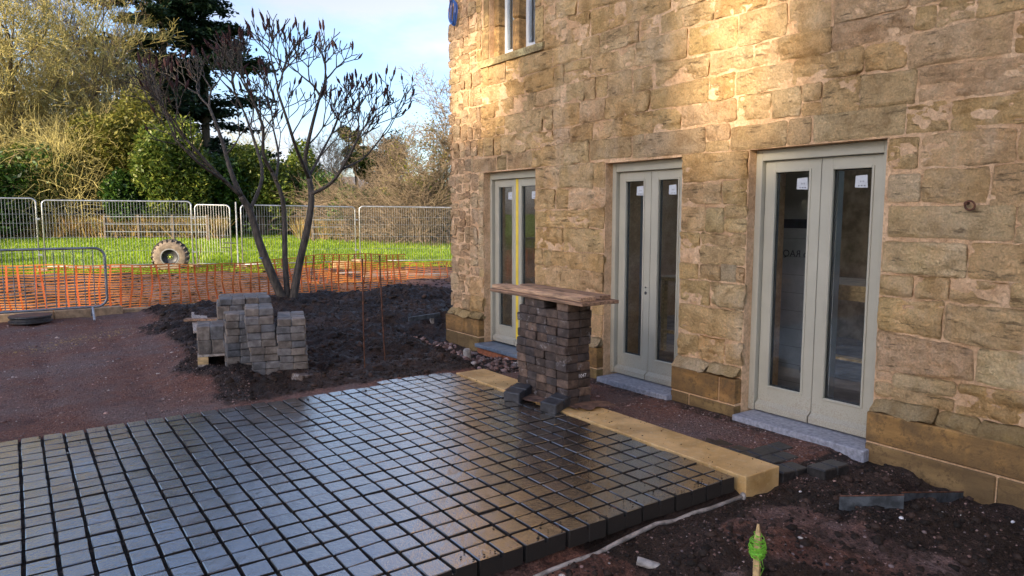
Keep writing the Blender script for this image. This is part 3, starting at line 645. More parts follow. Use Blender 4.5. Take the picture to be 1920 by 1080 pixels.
def door(ya, yb, zt, xf, tape=False, keyhole=False):
    """ya near edge, yb far edge of the frame; two narrow glazed leaves"""
    d = PB(); xo = xf + .095
    zb = -.025
    d.box((xf, ya, zb), (xo, ya+.062, zt), bev=.003).box((xf, yb-.062, zb), (xo, yb, zt), bev=.003).box((xf+.001, ya+.062, zt-.085), (xo, yb-.062, zt), bev=.003)
    fr_ = d.obj('door_frame', M['frame'], house); m_ = (ya+yb)/2; xl = xf + .045
    for (a, b_) in ((ya+.066, m_-.0025), (m_+.0025, yb-.066)):
        lf = PB(); g0, g1, h0, h1 = a+.090, b_-.090, zb+.215, zt-.175
        lf.box((xl, a, zb+.012), (xl+.055, g0, zt-.090), bev=.002).box((xl, g1, zb+.012), (xl+.055, b_, zt-.090), bev=.002)
        lf.box((xl+.0005, g0, zb+.012), (xl+.055, g1, h0), bev=.001).box((xl+.0005, g0, h1), (xl+.055, g1, zt-.090), bev=.001)
        leaf = lf.obj('door_leaf', M['frame'], house)
        bd = PB()
        for q in ((g0-.012, g0+.006, h0-.012, h1+.012), (g1-.006, g1+.012, h0-.012, h1+.012), (g0+.006, g1-.006, h0-.012, h0+.006), (g0+.006, g1-.006, h1-.006, h1+.012)): bd.box((xl-.008, q[0], q[2]), (xl+.012, q[1], q[3]), bev=.003)
        bd.obj('glazing_bead', M['frame'], leaf)
        PB().box((xl+.022, g0, h0), (xl+.026, g1, h1)).obj('glass_pane', M['glass'], leaf)
        sp = PB()
        for q in ((g0, g0+.012, h0, h1), (g1-.012, g1, h0, h1), (g0+.012, g1-.012, h0, h0+.012), (g0+.012, g1-.012, h1-.012, h1)): sp.box((xl+.030, q[0], q[2]), (xl+.046, q[1], q[3]))
        sp.obj('spacer_bar', M['black'], leaf)
        wb = PB().add([(xl-.042, a+.004, zb+.01), (xl-.042, b_-.004, zb+.01), (xl-.042, b_-.004, zb+.058), (xl-.042, a+.004, zb+.058), (xl, a+.004, zb+.01), (xl, b_-.004, zb+.01), (xl, b_-.004, zb+.088), (xl, a+.004, zb+.088)], [(3, 2, 1, 0), (3, 7, 6, 2), (0, 4, 7, 3), (2, 6, 5, 1), (0, 1, 5, 4)])
        wb.obj('weather_bar', M['frame'], leaf)
        st = PB(); sy = g0+.028 if a > ya+.1 else g0+.045; sz = h1-.145
        if tape: sy = g0+.03; sz = h1-.16
        st.add([(xl+.0205, sy, sz), (xl+.0205, sy+.085+.01, sz+.004), (xl+.0205, sy+.092, sz+.088), (xl+.0205, sy+.006, sz+.092)], [(0, 1, 2, 3)])
        st.obj('paper_note', M['paper'], leaf)
        ik = PB()
        for q in range(5): ik.box((xl+.0196, sy+.018+q*.011, sz+.012+.004*(q % 2)), (xl+.0202, sy+.026+q*.011, sz+.015+.004*((q+1) % 2)))
        for q in range(3): ik.box((xl+.0196, sy+.03+q*.012, sz+.04), (xl+.0202, sy+.033+q*.012, sz+.052))
        ik.obj('handwriting', M['ink'], leaf)
        if keyhole and a > ya+.1:
            Mt = Matrix.Translation((xl-.001, a+.045, .83)) @ Matrix.Rotation(R(-90), 4, 'Y')
            PB().lathe([(.0001, .006), (.013, .006), (.016, 0)], 16, Mt).lathe([(.0001, .004), (.008, .004), (.009, 0)], 12, Matrix.Translation((xl-.001, a+.045, .885)) @ Matrix.Rotation(R(-90), 4, 'Y')).obj('keyhole', M['black'], leaf)
    if tape:
        PB().box((xl-.003, m_-.028, zb+.05), (xl-.0005, m_+.022, zt-.09)).obj('yellow_tape', M['yellow'], house)
        PB().box((xl-.003, ya+.068, zb+.09), (xl-.0005, ya+.084, zt-.09)).obj('yellow_tape', M['yellow'], house)
door(2.540, 3.640, 2.103, 4.95); door(4.333, 5.332, 2.093, 4.95, keyhole=True); door(6.493, 7.59, 2.103, 4.95, tape=True)
for (a, b_) in ((2.50, 3.60), (4.31, 5.25)): PB().box((WX-.15, a, -.115), (WX+.28, b_, -.028), bev=.006).obj('door_sill', M['slate'], house)
PB().box((WX-.15, 6.46, -.085), (WX+.28, 7.56, -.04), bev=.005).obj('door_sill', M['bluestone'], house)
PB().box((WX-.115, 6.47, -.35), (WX+.2, 7.55, -.086), bev=.004).obj('brick_band', M['redband'], house)

# iron ring and little spikes on the wall
t = empty('iron_ring', (WX, 1.996, 1.66), 0, 'small rusty iron ring fixed to the wall right of the nearest doors', 'ring')
pts = [(-.035+.005*math.sin(a), -.028*math.cos(a)-.01, -.012-.028*math.sin(a)) for a in np.linspace(0, 2*math.pi, 17)]
PB().tube(pts, .0065, 6, False).obj('ring', M['rust'], t)
PB().tube([(.02, .018, .004), (-.02, .018, .004), (-.045, .012, 0)], [.012, .013, .010], 7).obj('spike', M['rust'], t)
# blue cable coil by the corner
t = PB(); r3 = random.Random(3)
for k in range(7):
    ax, az, ph = .075 + r3.uniform(-.015, .015), .145 + r3.uniform(-.02, .02), r3.uniform(-.02, .02)
    t.tube([(WX-.035-.01*k*.5 + .006*math.sin(3*a), 8.20 + ph + ax*math.cos(a), 4.18 + ph + az*math.sin(a)) for a in np.linspace(0, 2*math.pi, 25)], .0055, 5, False)
t.tube([(WX-.05, 8.20, 4.30), (WX-.03, 8.19, 4.5), (WX-.01, 8.19, 4.9)], .0055, 5)
tag(t.obj('cable_coil', M['blue']), 'blue cable coiled and hung on the wall near the house corner', 'cable')

# ------------------------------------------------------------------ inside the rooms
t = empty('workbench', (6.25, 3.9, -.05), 0, 'rough timber trestle bench inside the room behind the glazed doors', 'workbench')
PB().box((-.35, -1.5, .98), (.35, 1.25, 1.03)).obj('bench_top', M['timber'], t)
PB().box((-.36, -1.5, .90), (-.32, 1.25, .978)).obj('edge_rail', M['timber'], t)
for y in (-1.1, .15, 1.0):
    for sx in (-1, 1): PB().tube([(sx*.30, y+.18, 0), (sx*.12, y, .9)], .035, 4).obj('leg', M['timber'], t); PB().tube([(sx*.30, y-.18, 0), (sx*.12, y, .9)], .035, 4).obj('leg', M['timber'], t)
t = empty('insulation_board', (5.62, 3.42, -.05), 0, 'pale grey insulation board standing upright behind the nearest doors', 'board')
PB().box((0, -.10, 0), (.08, .52, 2.0)).obj('board_sheet', M['insul'], t)
pr = PB()
for k in range(9): pr.box((-.0025, -.09, .15+k*.16), (-.001, .50, .152+k*.16))
pr.box((-.003, .08, 1.52), (-.0012, .42, 1.60)); pr.obj('printed_line', M['ink'], t)
def text(s, loc, size, mat, rot, parent=None, mirror=False, name='lettering', ext=.0006):
    cu = bpy.data.curves.new(name, 'FONT'); cu.body = s; cu.size = size; cu.extrude = ext; cu.align_x = 'CENTER'
    o = bpy.data.objects.new(name, cu); C.objects.link(o); bpy.context.view_layer.update()
    me = bpy.data.meshes.new_from_object(o); bpy.data.objects.remove(o); me.materials.clear(); me.materials.append(mat)
    Mx = Matrix.Translation(loc) @ rot.to_4x4() @ (Matrix.Scale(-1, 4, (1, 0, 0)) if mirror else Matrix.Identity(4)); me.transform(Mx)
    return link(name, me, parent)
RX = Matrix(((0, 0, -1), (-1, 0, 0), (0, 1, 0)))     # text on a plane facing -X, reading left to right
text('Too RAQ', (-.003, .22, 1.27), .085, M['ink'], RX, t, mirror=True)
text('105', (-.003, .14, .25), .07, M['ink'], RX, t)
t = empty('insulation_board', (5.55, 5.75, -.05), R(-6), 'dark printed insulation board behind the left pane of the middle doors', 'board')
PB().box((0, -.25, 0), (.08, .45, 1.9)).obj('board_sheet', M['insul'], t); pr = PB()
for k in range(8): pr.box((-.0025, -.24, .15+k*.2), (-.001, .44, .152+k*.2))
pr.obj('printed_line', M['ink'], t); text('70', (-.003, .1, 1.0), .08, M['ink'], RX, t); text('105', (-.003, .1, .22), .09, M['ink'], RX, t)
PB_ = PB().box((-.05, -.3, 0), (.05, .3, .02)); o = PB_.obj('timber_batten', M['timber'], loc=(5.75, 3.10, .36)); tag(o, 'pale timber rail low behind the right pane of the nearest doors', 'batten')
o = PB().box((-.03, -.2, 0), (.03, .25, .03)).obj('timber_batten', M['timber'], loc=(5.8, 5.15, .30)); tag(o, 'pale timber rail low behind the right pane of the middle doors', 'batten')
t = empty('work_table', (6.6, 5.5, -.05), 0, 'small timber table with a tub behind the right pane of the middle doors', 'table')
PB().box((-.3, -.4, .86), (.3, .45, .90)).obj('table_top', M['timber'], t)
for sx in (-.26, .22):
    for sy in (-.36, .38): PB().box((sx, sy, 0), (sx+.05, sy+.05, .86)).obj('leg', M['timber'], t)
o = PB().lathe([(.001, 0), (.06, 0), (.07, .14), (.072, .14), (.062, .01), (.001, .01)], 18).obj('tub', M['white'], loc=(6.5, 5.42, .852)); tag(o, 'small white tub on the timber table behind the middle doors', 'tub')
t = PB(); t.tube([(0, 0, .5), (0, .02, .3), (-.01, 0, .05)], [.05, .14, .12], 10); o = t.obj('green_jacket', M['hivis'], loc=(6.3, 2.78, 1.2)); tag(o, 'bright green work jacket hanging behind the nearest doors', 'jacket')
t = PB().tube([(0, 0, 1.3), (.01, -.02, .9), (0, .04, .75), (0, .10, .9), (0, .07, 1.3)], .008, 6); o = t.obj('hanging_cable', M['pvc'], loc=(5.6, 4.85, .62)); tag(o, 'thin pale cable loop hanging behind the middle doors', 'cable')
for (y, zc) in ((3.02, 0), ): 
    t = empty('louvred_crate', (6.9, 3.35, .98), 0, 'dark slatted crate on the bench behind the nearest doors', 'crate')
    for k in range(4): PB().box((0, -.3, .04+k*.11), (.03, .3, .12+k*.11)).obj('slat', M['insul'], t)

# ------------------------------------------------------------------ paving
pav = tag(link('paving', PB().box((-3.2, 2.74, -.12), (3.50, 5.95, -.05)).mesh('paving', M['ground'])), kind='structure')
def block_mesh(name, w, d, h, mat, groove=.011, ch=.007, seed=0):
    """double-tile block: long w (x), deep d (y), top at z=0, with a false joint across the middle"""
    r_ = random.Random(seed); p = PB(); hw, hd = w/2, d/2; g_ = groove*.5
    p.box((-hw, -hd, -h), (-g_, hd, 0), bev=ch).box((g_, -hd, -h), (hw, hd, 0), bev=ch).box((-.02, -hd+ch*.8, -h+.002), (.02, hd-ch*.8, -.024 if groove > .01 else -ch*1.2))
    p.v = [(x+r_.uniform(-.0016, .0016), y+r_.uniform(-.0016, .0016), z+r_.uniform(-.001, .001)) for (x, y, z) in p.v]
    return p.mesh(name, mat)
PM = [block_mesh('paving_block', .2495, .1315, .095, M['paver'], groove=.017, ch=.003, seed=k) for k in range(8)]
cells = []
for i in range(-12, 13):
    xc = .208 + .266*i
    for j_ in range(24):
        yc = 2.652 + .074 + .1482*j_
        if j_ == 23 and xc < 2.75: continue
        d_ = math.hypot(xc, yc); v = Vector((xc, yc, -EYE)); dp = v.dot(FW); px = 960 + F*v.dot(RT)/dp; py = 540 - F*v.dot(UP)/dp
        vis_ = -30 < px < 1950 and py < 1120; cells.append((0 if vis_ else 1, d_, xc, yc, i, j_))
cells.sort(); vs_ = []; fs_ = []; nn = 0
for q, (hid, d_, xc, yc, i, j_) in enumerate(cells):
    tilt = (rnd.gauss(0, .009), rnd.gauss(0, .011)); sink = rnd.gauss(0, .0014); yo = .003*math.sin(i*2.1) + rnd.uniform(-.0015, .0015)
    loc = (xc + .003*math.sin(yc*2+i) + rnd.uniform(-.001, .001), yc + yo, sink); rot = (tilt[0], tilt[1], rnd.gauss(0, .006))
    if q < 295:
        o = link('paving_block', PM[rnd.randrange(8)], pav, loc); o.rotation_euler = rot
    else:
        me = PM[rnd.randrange(8)]; Mt = Matrix.Translation(loc) @ Matrix(((1, 0, tilt[1]), (0, 1, -tilt[0]), (-tilt[1], tilt[0], 1))).to_4x4()
        vs_ += [tuple(Mt @ v_.co) for v_ in me.vertices]; fs_ += [tuple(x+nn for x in p_.vertices) for p_ in me.polygons]; nn += len(me.vertices)
tag(link('outer_paving_blocks', mk('outer_paving_blocks', vs_, fs_, M['paver']), pav), kind='stuff')
print('pavers', len(cells), sum(1 for c_ in cells if c_[0] == 0))
# sandstone coping along the paving
t = empty('stone_coping', (3.725, 4.33, 0), 0, 'yellow sandstone coping laid between the wet block paving and the house', 'coping')
for (a, b_) in ((2.605, 4.136), (4.144, 5.07), (5.078, 6.075)):
    PB().box((-.168, a-4.33, -.24), (.168, b_-4.33, .004+rnd.uniform(0, .002)), bev=.004).obj('coping_stone', M['coping'], t)

# ------------------------------------------------------------------ block stacks
BM = [block_mesh('block', .262, .142, .070, M['block'], groove=.006, ch=.007, seed=20+k) for k in range(6)]
BG = [block_mesh('block', .262, .142, .070, M['block_grey'], groove=.006, ch=.007, seed=40+k) for k in range(6)]
def blk(parent, x, y, z, rz=0, ms=BM, edge=False, jt=.009, ry=0.0):
    """z is the underside; rz turns it; edge stands it on its long side"""
    o = link('block', ms[rnd.randrange(len(ms))], parent)
    o.rotation_mode = 'XYZ'
    if edge: o.rotation_euler = (R(90)+rnd.gauss(0, .01), rnd.gauss(0, .012), rz+rnd.gauss(0, .015)); o.location = (x+rnd.gauss(0, jt*.4), y, z+.071)
    else: o.rotation_euler = (rnd.gauss(0, .006), rnd.gauss(0, .006)+ry, rz+rnd.gauss(0, .035)); o.location = (x+rnd.uniform(-jt, jt), y+rnd.uniform(-jt, jt), z+.0705)
    return o
pier = empty('block_stack', (3.775, 4.80, .004), R(1), 'tall pier of dark brown paving blocks under the planks beside the middle doors', 'block stack', 'stacks of paving blocks')
CH = .0722; pats = ['eLee', 'eeLe', 'eLL', 'eLLm', 'eeee', 'eLL', 'eLLm', 'eLL', 'eLee', 'eLL', 'eeLe']
for k in range(12):
    y = -.36; pt = ('eLL', 'eeLe', 'eLL', 'eLee')[k % 4] if k < 11 else 'e_ee'
    drift = .012*math.sin(k*.9)
    for ch in pt:
        if ch == 'e': blk(pier, drift, y+.072, k*CH, 0); y += .146
        elif ch == 'L':
            blk(pier, -.062+drift, y+.133, k*CH, R(90)); blk(pier, .076+drift, y+.133, k*CH, R(90)); y += .268
        else: y += .15
    if k < 11 and y < .22: blk(pier, drift, y+.074, k*CH, 0)
ck = text('1047', (0, -.0035, 0), .045, M['chalk'], Matrix(((1, 0, 0), (0, 0, -1), (0, 1, 0))), pier, name='chalk_mark'); ck.location = (.03, -.366, CH*3+.018)
# planks on the pier
def plank(L_, w, h, loc, rz, mat, label, tiltx=0):
    p = PB(); n = 8
    for s_ in range(1): p.box((-w/2, -L_/2, 0), (w/2, L_/2, h), bev=.004)
    o = p.obj('plank', mat, loc=loc); o.rotation_euler = (tiltx, 0, rz); return tag(o, label, 'plank', 'planks laid on the block pier')
zt = .004 + 12*CH + .003
plank(1.36, .225, .028, (3.72, 4.87, zt), R(-1), M['plank'], 'wide red-brown plank at the bottom of the boards on the pier')
plank(1.22, .21, .028, (3.95, 4.80, zt+.0005), R(-7), M['plank'], 'reddish plank under the others sticking out towards the middle doors')
plank(1.30, .16, .036, (3.71, 4.89, zt+.030), R(-1), M['plank_sandy'], 'thick sandy plank on top of the pier with a dark cut end')
plank(1.16, .12, .034, (3.92, 4.84, zt+.0305), R(-2), M['plank'], 'narrow red plank on top of the boards nearest the house wall')
for (x, y, rz, lb) in ((3.50, 4.92, R(28), 'left black paving block lying loose on the coping by the pier'), (3.555, 4.46, R(20), 'right black paving block lying loose at the foot of the pier')):
    o = link('loose_block', block_mesh('loose_block', .25, .15, .085, M['black'], seed=3)); o.location = (x, y, .092); o.rotation_euler = (R(3), R(-6), rz); tag(o, lb, 'paving block', 'loose blocks at the foot of the pier')
cl = PB(); nx_, ny_ = 34, 16; V = []
for j_ in range(ny_):
    for i in range(nx_):
        u, v = i/(nx_-1), j_/(ny_-1); nz_ = float(fbm(u*3, v*3, 0, 55, 3)); x = 3.56 + .36*v + .12*nz_ + .05*math.sin(u*9); y = 4.24 + .95*u + .10*float(fbm(v*4, u*2, 3, 56, 3)) + .04*math.sin(v*7)
        V.append((x, y, .010 + .020*abs(float(fbm(x*9, y*9, 0, 77, 3))) + .008))
cl.add(V, [(j_*nx_+i, j_*nx_+i+1, (j_+1)*nx_+i+1, (j_+1)*nx_+i) for j_ in range(ny_-1) for i in range(nx_-1)])
tag(cl.obj('sacking', M['tarp'], smooth=True), 'crumpled brown sacking spread under the block pier', 'sacking')
# loose laid blocks right of the coping
LB = [block_mesh('laid_block', .262, .136, .085, M['wet_black'], seed=60+k) for k in range(3)]
stp = [(4.06, 3.42, -.085), (4.08, 3.27, -.075), (4.10, 3.12, -.070), (4.13, 2.97, -.062), (4.20, 2.82, -.058), (4.08, 2.67, -.060), (4.30, 2.52, -.045), (4.06, 2.52, -.125), (4.07, 2.38, -.150), (4.36, 2.97, -.064)]
nm = ['farthest half-buried', 'second farthest half-buried', 'third farthest', 'fourth farthest', 'fifth farthest', 'sixth farthest', 'nearest raised outer', 'nearest inner low', 'lowest muddy', 'outermost half-sunk']
for k, (x, y, z) in enumerate(stp):
    o = link('laid_block', LB[k % 3]); o.location = (x, y, z); o.rotation_euler = (rnd.gauss(0, .03), rnd.gauss(0, .03), R(-3)+rnd.gauss(0, .03))
    tag(o, nm[k] + ' dark wet block of the few laid beside the coping end', 'paving block', 'blocks laid beside the coping end')

# left stacks on and beside the pallet
def col_stack(loc, rz, lean, courses, nx_, ny_, label, ms=BG):
    t = empty('block_stack', loc, rz, label, 'block stack', 'stacks of paving blocks')
    for k in range(courses):
        for i in range(nx_):
            for j_ in range(ny_): blk(t, i*.267+.131 + lean*k + rnd.gauss(0, .006), j_*.147+.071 + rnd.gauss(0, .004), k*.0722, 0, ms)
    return t
zg = .02
A = col_stack((1.80, 6.98, zg), R(-14), -.0045, 8, 1, 4, 'tallest grey block stack left of the tree bed with two blocks on top')
for (x, y, k) in ((-.02, .10, 9), (-.03, .25, 9), (-.06, .10, 10), (-.06, .25, 10)): pass
for j_ in range(3): blk(A, .10, .22+j_*.147, 8*.0722, 0, BG)
col_stack((2.04, 6.885, zg-.02), R(-19), -.002, 8, 1, 4, 'right-hand grey block stack with uneven leaning courses')
col_stack((1.66, 7.36, zg), R(-10), .001, 8, 1, 2, 'narrow grey block column tucked behind the tallest stack')
# pallet with blocks on edge
pal = empty('pallet', (1.46, 7.72, .03), R(-12), 'tilted wooden pallet under the blocks stacked on edge', 'pallet')
for k in range(6): PB().box((0, k*.21, .10), (1.0, k*.21+.13, .122)).obj('slat', M['plank_pale'], pal)
for x in (0, .45, .90): PB().box((x, -.0, .022), (x+.10, 1.18, .098)).obj('bearer', M['timber'], pal)
for x in (0, .45, .90): PB().box((x, -.0, 0), (x+.10, 1.18, .020)).obj('bottom_board', M['plank_pale'], pal)
E2 = empty('block_stack', (1.46, 7.72, .155), R(-12), 'low double row of grey blocks standing on edge on the pallet', 'block stack', 'stacks of paving blocks')
for j_ in range(9):
    for k in range(2 if j_ < 6 else 1): blk(E2, .135, .02+j_*.0735, k*.144, 0, BG, True)
E3 = empty('block_stack', (1.76, 8.15, .155), R(-12), 'high rear pile of grey blocks on edge with a flat capping row', 'block stack', 'stacks of paving blocks')
for j_ in range(10):
    for k in range(3):
        for i in range(2): blk(E3, .135+i*.268, .02+j_*.0735, k*.144, 0, BG, True)
for j_ in range(4):
    for i in range(2): blk(E3, .16+i*.268, .10+j_*.147, 3*.144+.003, 0, BG)
t = link('plank', PB().box((-.10, -1.15, 0), (.10, 1.15, .03), bev=.004).mesh('plank', M['plank_pale'])); _a, _b = far(372, 8.7, .12), far(366, 10.9, .10); t.location = (_a+_b)/2; t.rotation_euler = (0, R(4), math.atan2(_b.y-_a.y, _b.x-_a.x)-R(90)); tag(t, 'pale board lying tilted left of the pallet', 'plank')
t = link('plank', PB().box((-.06, -.35, 0), (.06, .35, .03), bev=.004).mesh('plank', M['plank'])); t.location = far(392, 9.5, .16); t.rotation_euler = (0, 0, R(62)); tag(t, 'short dark batten across the pale tilted board', 'plank')
t = link('stray_block', BM[0]); t.location = (2.22, 6.62, .065); t.rotation_euler = (.1, .2, R(30)); tag(t, 'single brown block half sunk in soil before the grey stacks', 'paving block')
#PART3
# ------------------------------------------------------------------ kerbs, barrier, netting
def atD(px, py, d): return Vector((0, 0, EYE)) + ray(px, py) * (d / F)
for (a, b_, zt_, lb) in (((-1.15, 12.78), (.42, 12.82), .115, 'left sandy concrete kerb beneath the crowd barrier'), ((.425, 12.82), (1.36, 12.86), .115, 'short sandy kerb ending right of the barrier foot'), ((1.36, 12.98), (2.75, 13.06), .05, 'low sandy kerb half buried beside the black soil')):
    a, b_ = Vector(a), Vector(b_); d = b_-a; o = link('kerb', PB().box((0, 0, -.15), (d.length-.006, .16, zt_), bev=.008).mesh('kerb', M['kerb'])); o.location = (a.x, a.y, 0); o.rotation_euler = (0, 0, math.atan2(d.y, d.x)); tag(o, lb, 'kerb', 'kerbs at the end of the path')
t = empty('manhole_riser', (.115, 12.50, 0), 0, 'black plastic manhole ring lying on the red path by the kerb', 'manhole ring')
PB().lathe([(.20, .02), (.275, .02), (.275, .045), (.255, .05), (.255, .085), (.20, .09), (.20, .02)], 28).obj('ring', M['black'], t)
PB().lathe([(.20, .094), (.27, .094), (.275, .10), (.27, .118), (.001, .112)], 28).obj('cover', M['black'], t)
# crowd barrier
t = empty('crowd_barrier', (1.10, 12.40, .02), R(-1), 'galvanised steel crowd barrier standing in front of the kerb', 'barrier')
def rloop(w, z0, z1, r, y=0, n=6, x1=0):
    pts = []
    for (cx_, cz_, a0) in ((x1-r, z1-r, 0), (x1-w+r, z1-r, 90), (x1-w+r, z0+r, 180), (x1-r, z0+r, 270)):
        for k in range(n+1): a = R(a0 + 90*k/n); pts.append((cx_ + r*math.cos(a), y, cz_ + r*math.sin(a)))
    return pts + [pts[0]]
PB().tube(rloop(2.3, .17, 1.06, .14), .019, 8, False).obj('frame', M['galv_dull'], t, True)
me = PB().tube([(0, 0, .18), (0, 0, 1.05)], .0075, 6).mesh('bar', M['galv_dull'])
for k in range(17): link('bar', me, t, (-.16 - k*.124, 0, 0))
for x in (-.20, -2.1): PB().tube([(x, -.30, .0), (x, -.26, .02), (x, 0, .17), (x, .26, .02), (x, .30, 0)], .016, 7).obj('foot', M['galv'], t)
PB().tube([(.0, 0, .78), (.05, 0, .78), (.05, 0, .74)], .009, 6).obj('hook', M['galv_dull'], t)
# orange netting
def netting(path, z0f, z1f, name, label, nh=17, sp=.155, seed=0):
    r_ = random.Random(seed); root = empty(name, path[0] + (0,), 0, label, 'safety netting', 'orange netting runs'); px0, py0 = path[0]
    P_ = [Vector(p + (0,)) for p in path]; ln = [0]
    for a, b_ in zip(P_[:-1], P_[1:]): ln.append(ln[-1] + (b_-a).length)
    def at_(s_):
        for i in range(len(ln)-1):
            if s_ <= ln[i+1] or i == len(ln)-2:
                q = (s_-ln[i])/(ln[i+1]-ln[i]); return P_[i].lerp(P_[i+1], q)
    T = ln[-1]
    def pt(s_, v):
        p = at_(s_); zz0 = z0f(s_/T); zz1 = z1f(s_/T) + .015*math.sin(s_*2.3)
        sag = float(vnoise(s_*1.3, v*2, 0, seed+4))
        return Vector((p.x-px0 + .035*sag + .03*v*math.sin(s_*.9), p.y-py0 + .07*sag + .05*math.sin(s_*3+v*4), zz0 + (zz1-zz0)*v + .010*math.sin(s_*7+v*9)))
    vb = PB(); s_ = 0.0
    while s_ < T:
        sl = r_.uniform(-.05, .05); q = [pt(s_+sl*k/6, k/6) for k in range(7)]; w = .014
        V = [];
        for p in q: V += [p + Vector((-w, 0, 0)), p + Vector((w, 0, 0)), p + Vector((w, .003, 0)), p + Vector((-w, .003, 0))]
        vb.add(V, [(4*k+a, 4*k+(a+1) % 4, 4*k+4+(a+1) % 4, 4*k+4+a) for k in range(6) for a in range(4)]); s_ += sp*r_.uniform(.9, 1.1)
    vb.obj('upright_ribbons', M['net'], root)
    hb = PB(); m_ = int(T/.11)
    for h_ in range(nh+1):
        v = h_/nh; q = [pt(T*k/m_, v) for k in range(m_+1)]; w = .0075 if h_ not in (0, nh) else .010; V = []
        for p in q: V += [p + Vector((0, 0, -w)), p + Vector((0, 0, w)), p + Vector((0, .003, w)), p + Vector((0, .003, -w))]
        hb.add(V, [(4*k+a, 4*k+4+a, 4*k+4+(a+1) % 4, 4*k+(a+1) % 4) for k in range(m_) for a in range(4)])
    hb.obj('cross_cords', M['net_line'], root)
    return root
netting([(-1.2, 13.55), (1.4, 13.35), (3.2, 13.55), (5.0, 13.55), (6.6, 13.3)], lambda q: .0 + .05*q, lambda q: .74 + .05*math.sin(q*9), 'safety_netting', 'orange plastic safety netting strung behind the kerb and the sumac tree', seed=1)
netting([(5.2, 15.7), (7.5, 15.6), (10.5, 15.0), (13, 14.2)], lambda q: .02, lambda q: .42 + .04*math.sin(q*11), 'safety_netting', 'sagging orange netting farther back by the house corner', nh=9, sp=.2, seed=2)
for (x, y, h_, tx, ty, lb) in ((2.82, 6.64, 1.12, -.005, .02, 'thin rusty steel rod standing in the black soil, left of two'), (3.10, 6.76, 1.14, -.04, .02, 'thin rusty steel rod standing in the black soil, right of two'), (4.6, 13.4, .95, .12, 0, 'leaning rusty pin behind the tree holding the netting'), (2.95, 15.5, .95, .16, 0, 'bent rusty pin standing by the fence gate')):
    o = link('steel_rod', PB().tube([(0, 0, -.2), (0, 0, h_*.5), (ty*.3, 0, h_*.93), (ty*.3, 0, h_)], [.0065, .0065, .0065, .010 if h_ > 1 else .007], 6).mesh('steel_rod', M['rust'])); o.location = (x, y, .03); o.rotation_euler = (0, tx, 0); tag(o, lb, 'steel rod', 'steel rods stuck in the ground')

# ------------------------------------------------------------------ temporary mesh fence
def heras(a, b_, za, zb, h_, label, gate=False):
    a, b_ = Vector(a), Vector(b_); d = b_-a; w = d.length; t = empty('mesh_fence', (a.x, a.y, za), math.atan2(d.y, d.x), label, 'fence panel', 'temporary mesh fence panels'); sl = (zb-za)
    def S(p): return (p[0], p[1], p[2] + sl*p[0]/w)
    PB().tube([S(p) for p in [(0, 0, 0)] + [(.12-.12*math.cos(R(q)), 0, h_-.12+.12*math.sin(R(q))) for q in range(0, 91, 15)] + [(w-.12+.12*math.sin(R(q)), 0, h_-.12+.12*math.cos(R(q))) for q in range(0, 91, 15)] + [(w, 0, 0)]], .021, 8).tube([S((0, 0, .14)), S((w, 0, .14))], .013, 6).obj('frame', M['galv'], t, True)
    g_ = PB(); k = .075
    while k < w-.02: g_.tube([S((k, 0, .12)), S((k, 0, h_-.02))], .0038, 3, False); k += .078
    g_.obj('vertical_wires', M['galv'], t)
    g_ = PB()
    for z in (.55, .95, 1.35, 1.6) if not gate else (.5, 1.0, 1.5): g_.tube([S((0, -.008, z)), S((w, -.008, z))], .0042, 3, False)
    g_.obj('cross_wires', M['galv'], t)
    if gate: PB().tube([(w-.02, -.02, .62), (w-.30, -.02, .62), (w-.30, -.02, .92), (w-.02, -.02, .92)], .013, 6).tube([(w-.22, -.03, .76), (w+.14, -.03, .75)], .018, 6).obj('latch', M['black'], t)
    else:
        for z in (.45, 1.45): PB().box((w-.03, -.03, z), (w+.08, .03, z+.04)).obj('coupler', M['galv'], t)
    return t
FP = [((-3.2, 24.1), (.52, 23.75), -.02, -.02, 2.03, 'leftmost mesh fence panel cut off by the frame edge behind the crowd barrier'),
      ((.66, 23.7), (4.36, 22.98), -.02, -.03, 1.98, 'wide mesh fence panel with the tractor wheel leaning before it'),
      ((5.62, 22.3), (9.30, 22.42), -.08, -.12, 1.93, 'mesh fence panel seen behind the trunks of the sumac tree'),
      ((9.45, 22.4), (13.2, 21.2), -.12, -.16, 1.95, 'rightmost mesh fence panel running behind the house corner')]
for p in FP: heras(*p)
heras((4.46, 22.95), (5.32, 22.4), -.04, -.06, 1.90, 'narrow mesh gate panel with a dark latch right of the wheel', True)
for (x, y) in ((.58, 23.7), (4.40, 22.95), (5.56, 22.3), (9.38, 22.4)):
    o = link('ballast_block', PB().box((-.12, -.35, 0), (.12, .35, .13), bev=.03).mesh('ballast_block', M['kerb'])); o.location = (x, y, -.06); tag(o, {.58: 'grey concrete foot below the left joint of the mesh fence', 4.40: 'grey concrete foot below the mesh gate hinge', 5.56: 'grey concrete foot left of the trunks under the fence', 9.38: 'grey concrete foot below the right joint of the mesh fence'}[x], 'fence foot', 'mesh fence feet')
t = PB().tube([(0, 0, 0), (0, 0, 2.0)], .022, 8).obj('galvanised_pole', M['galv'], loc=(5.48, 22.3, -.06)); tag(t, 'single galvanised post just left of the panel behind the sumac', 'fence post')
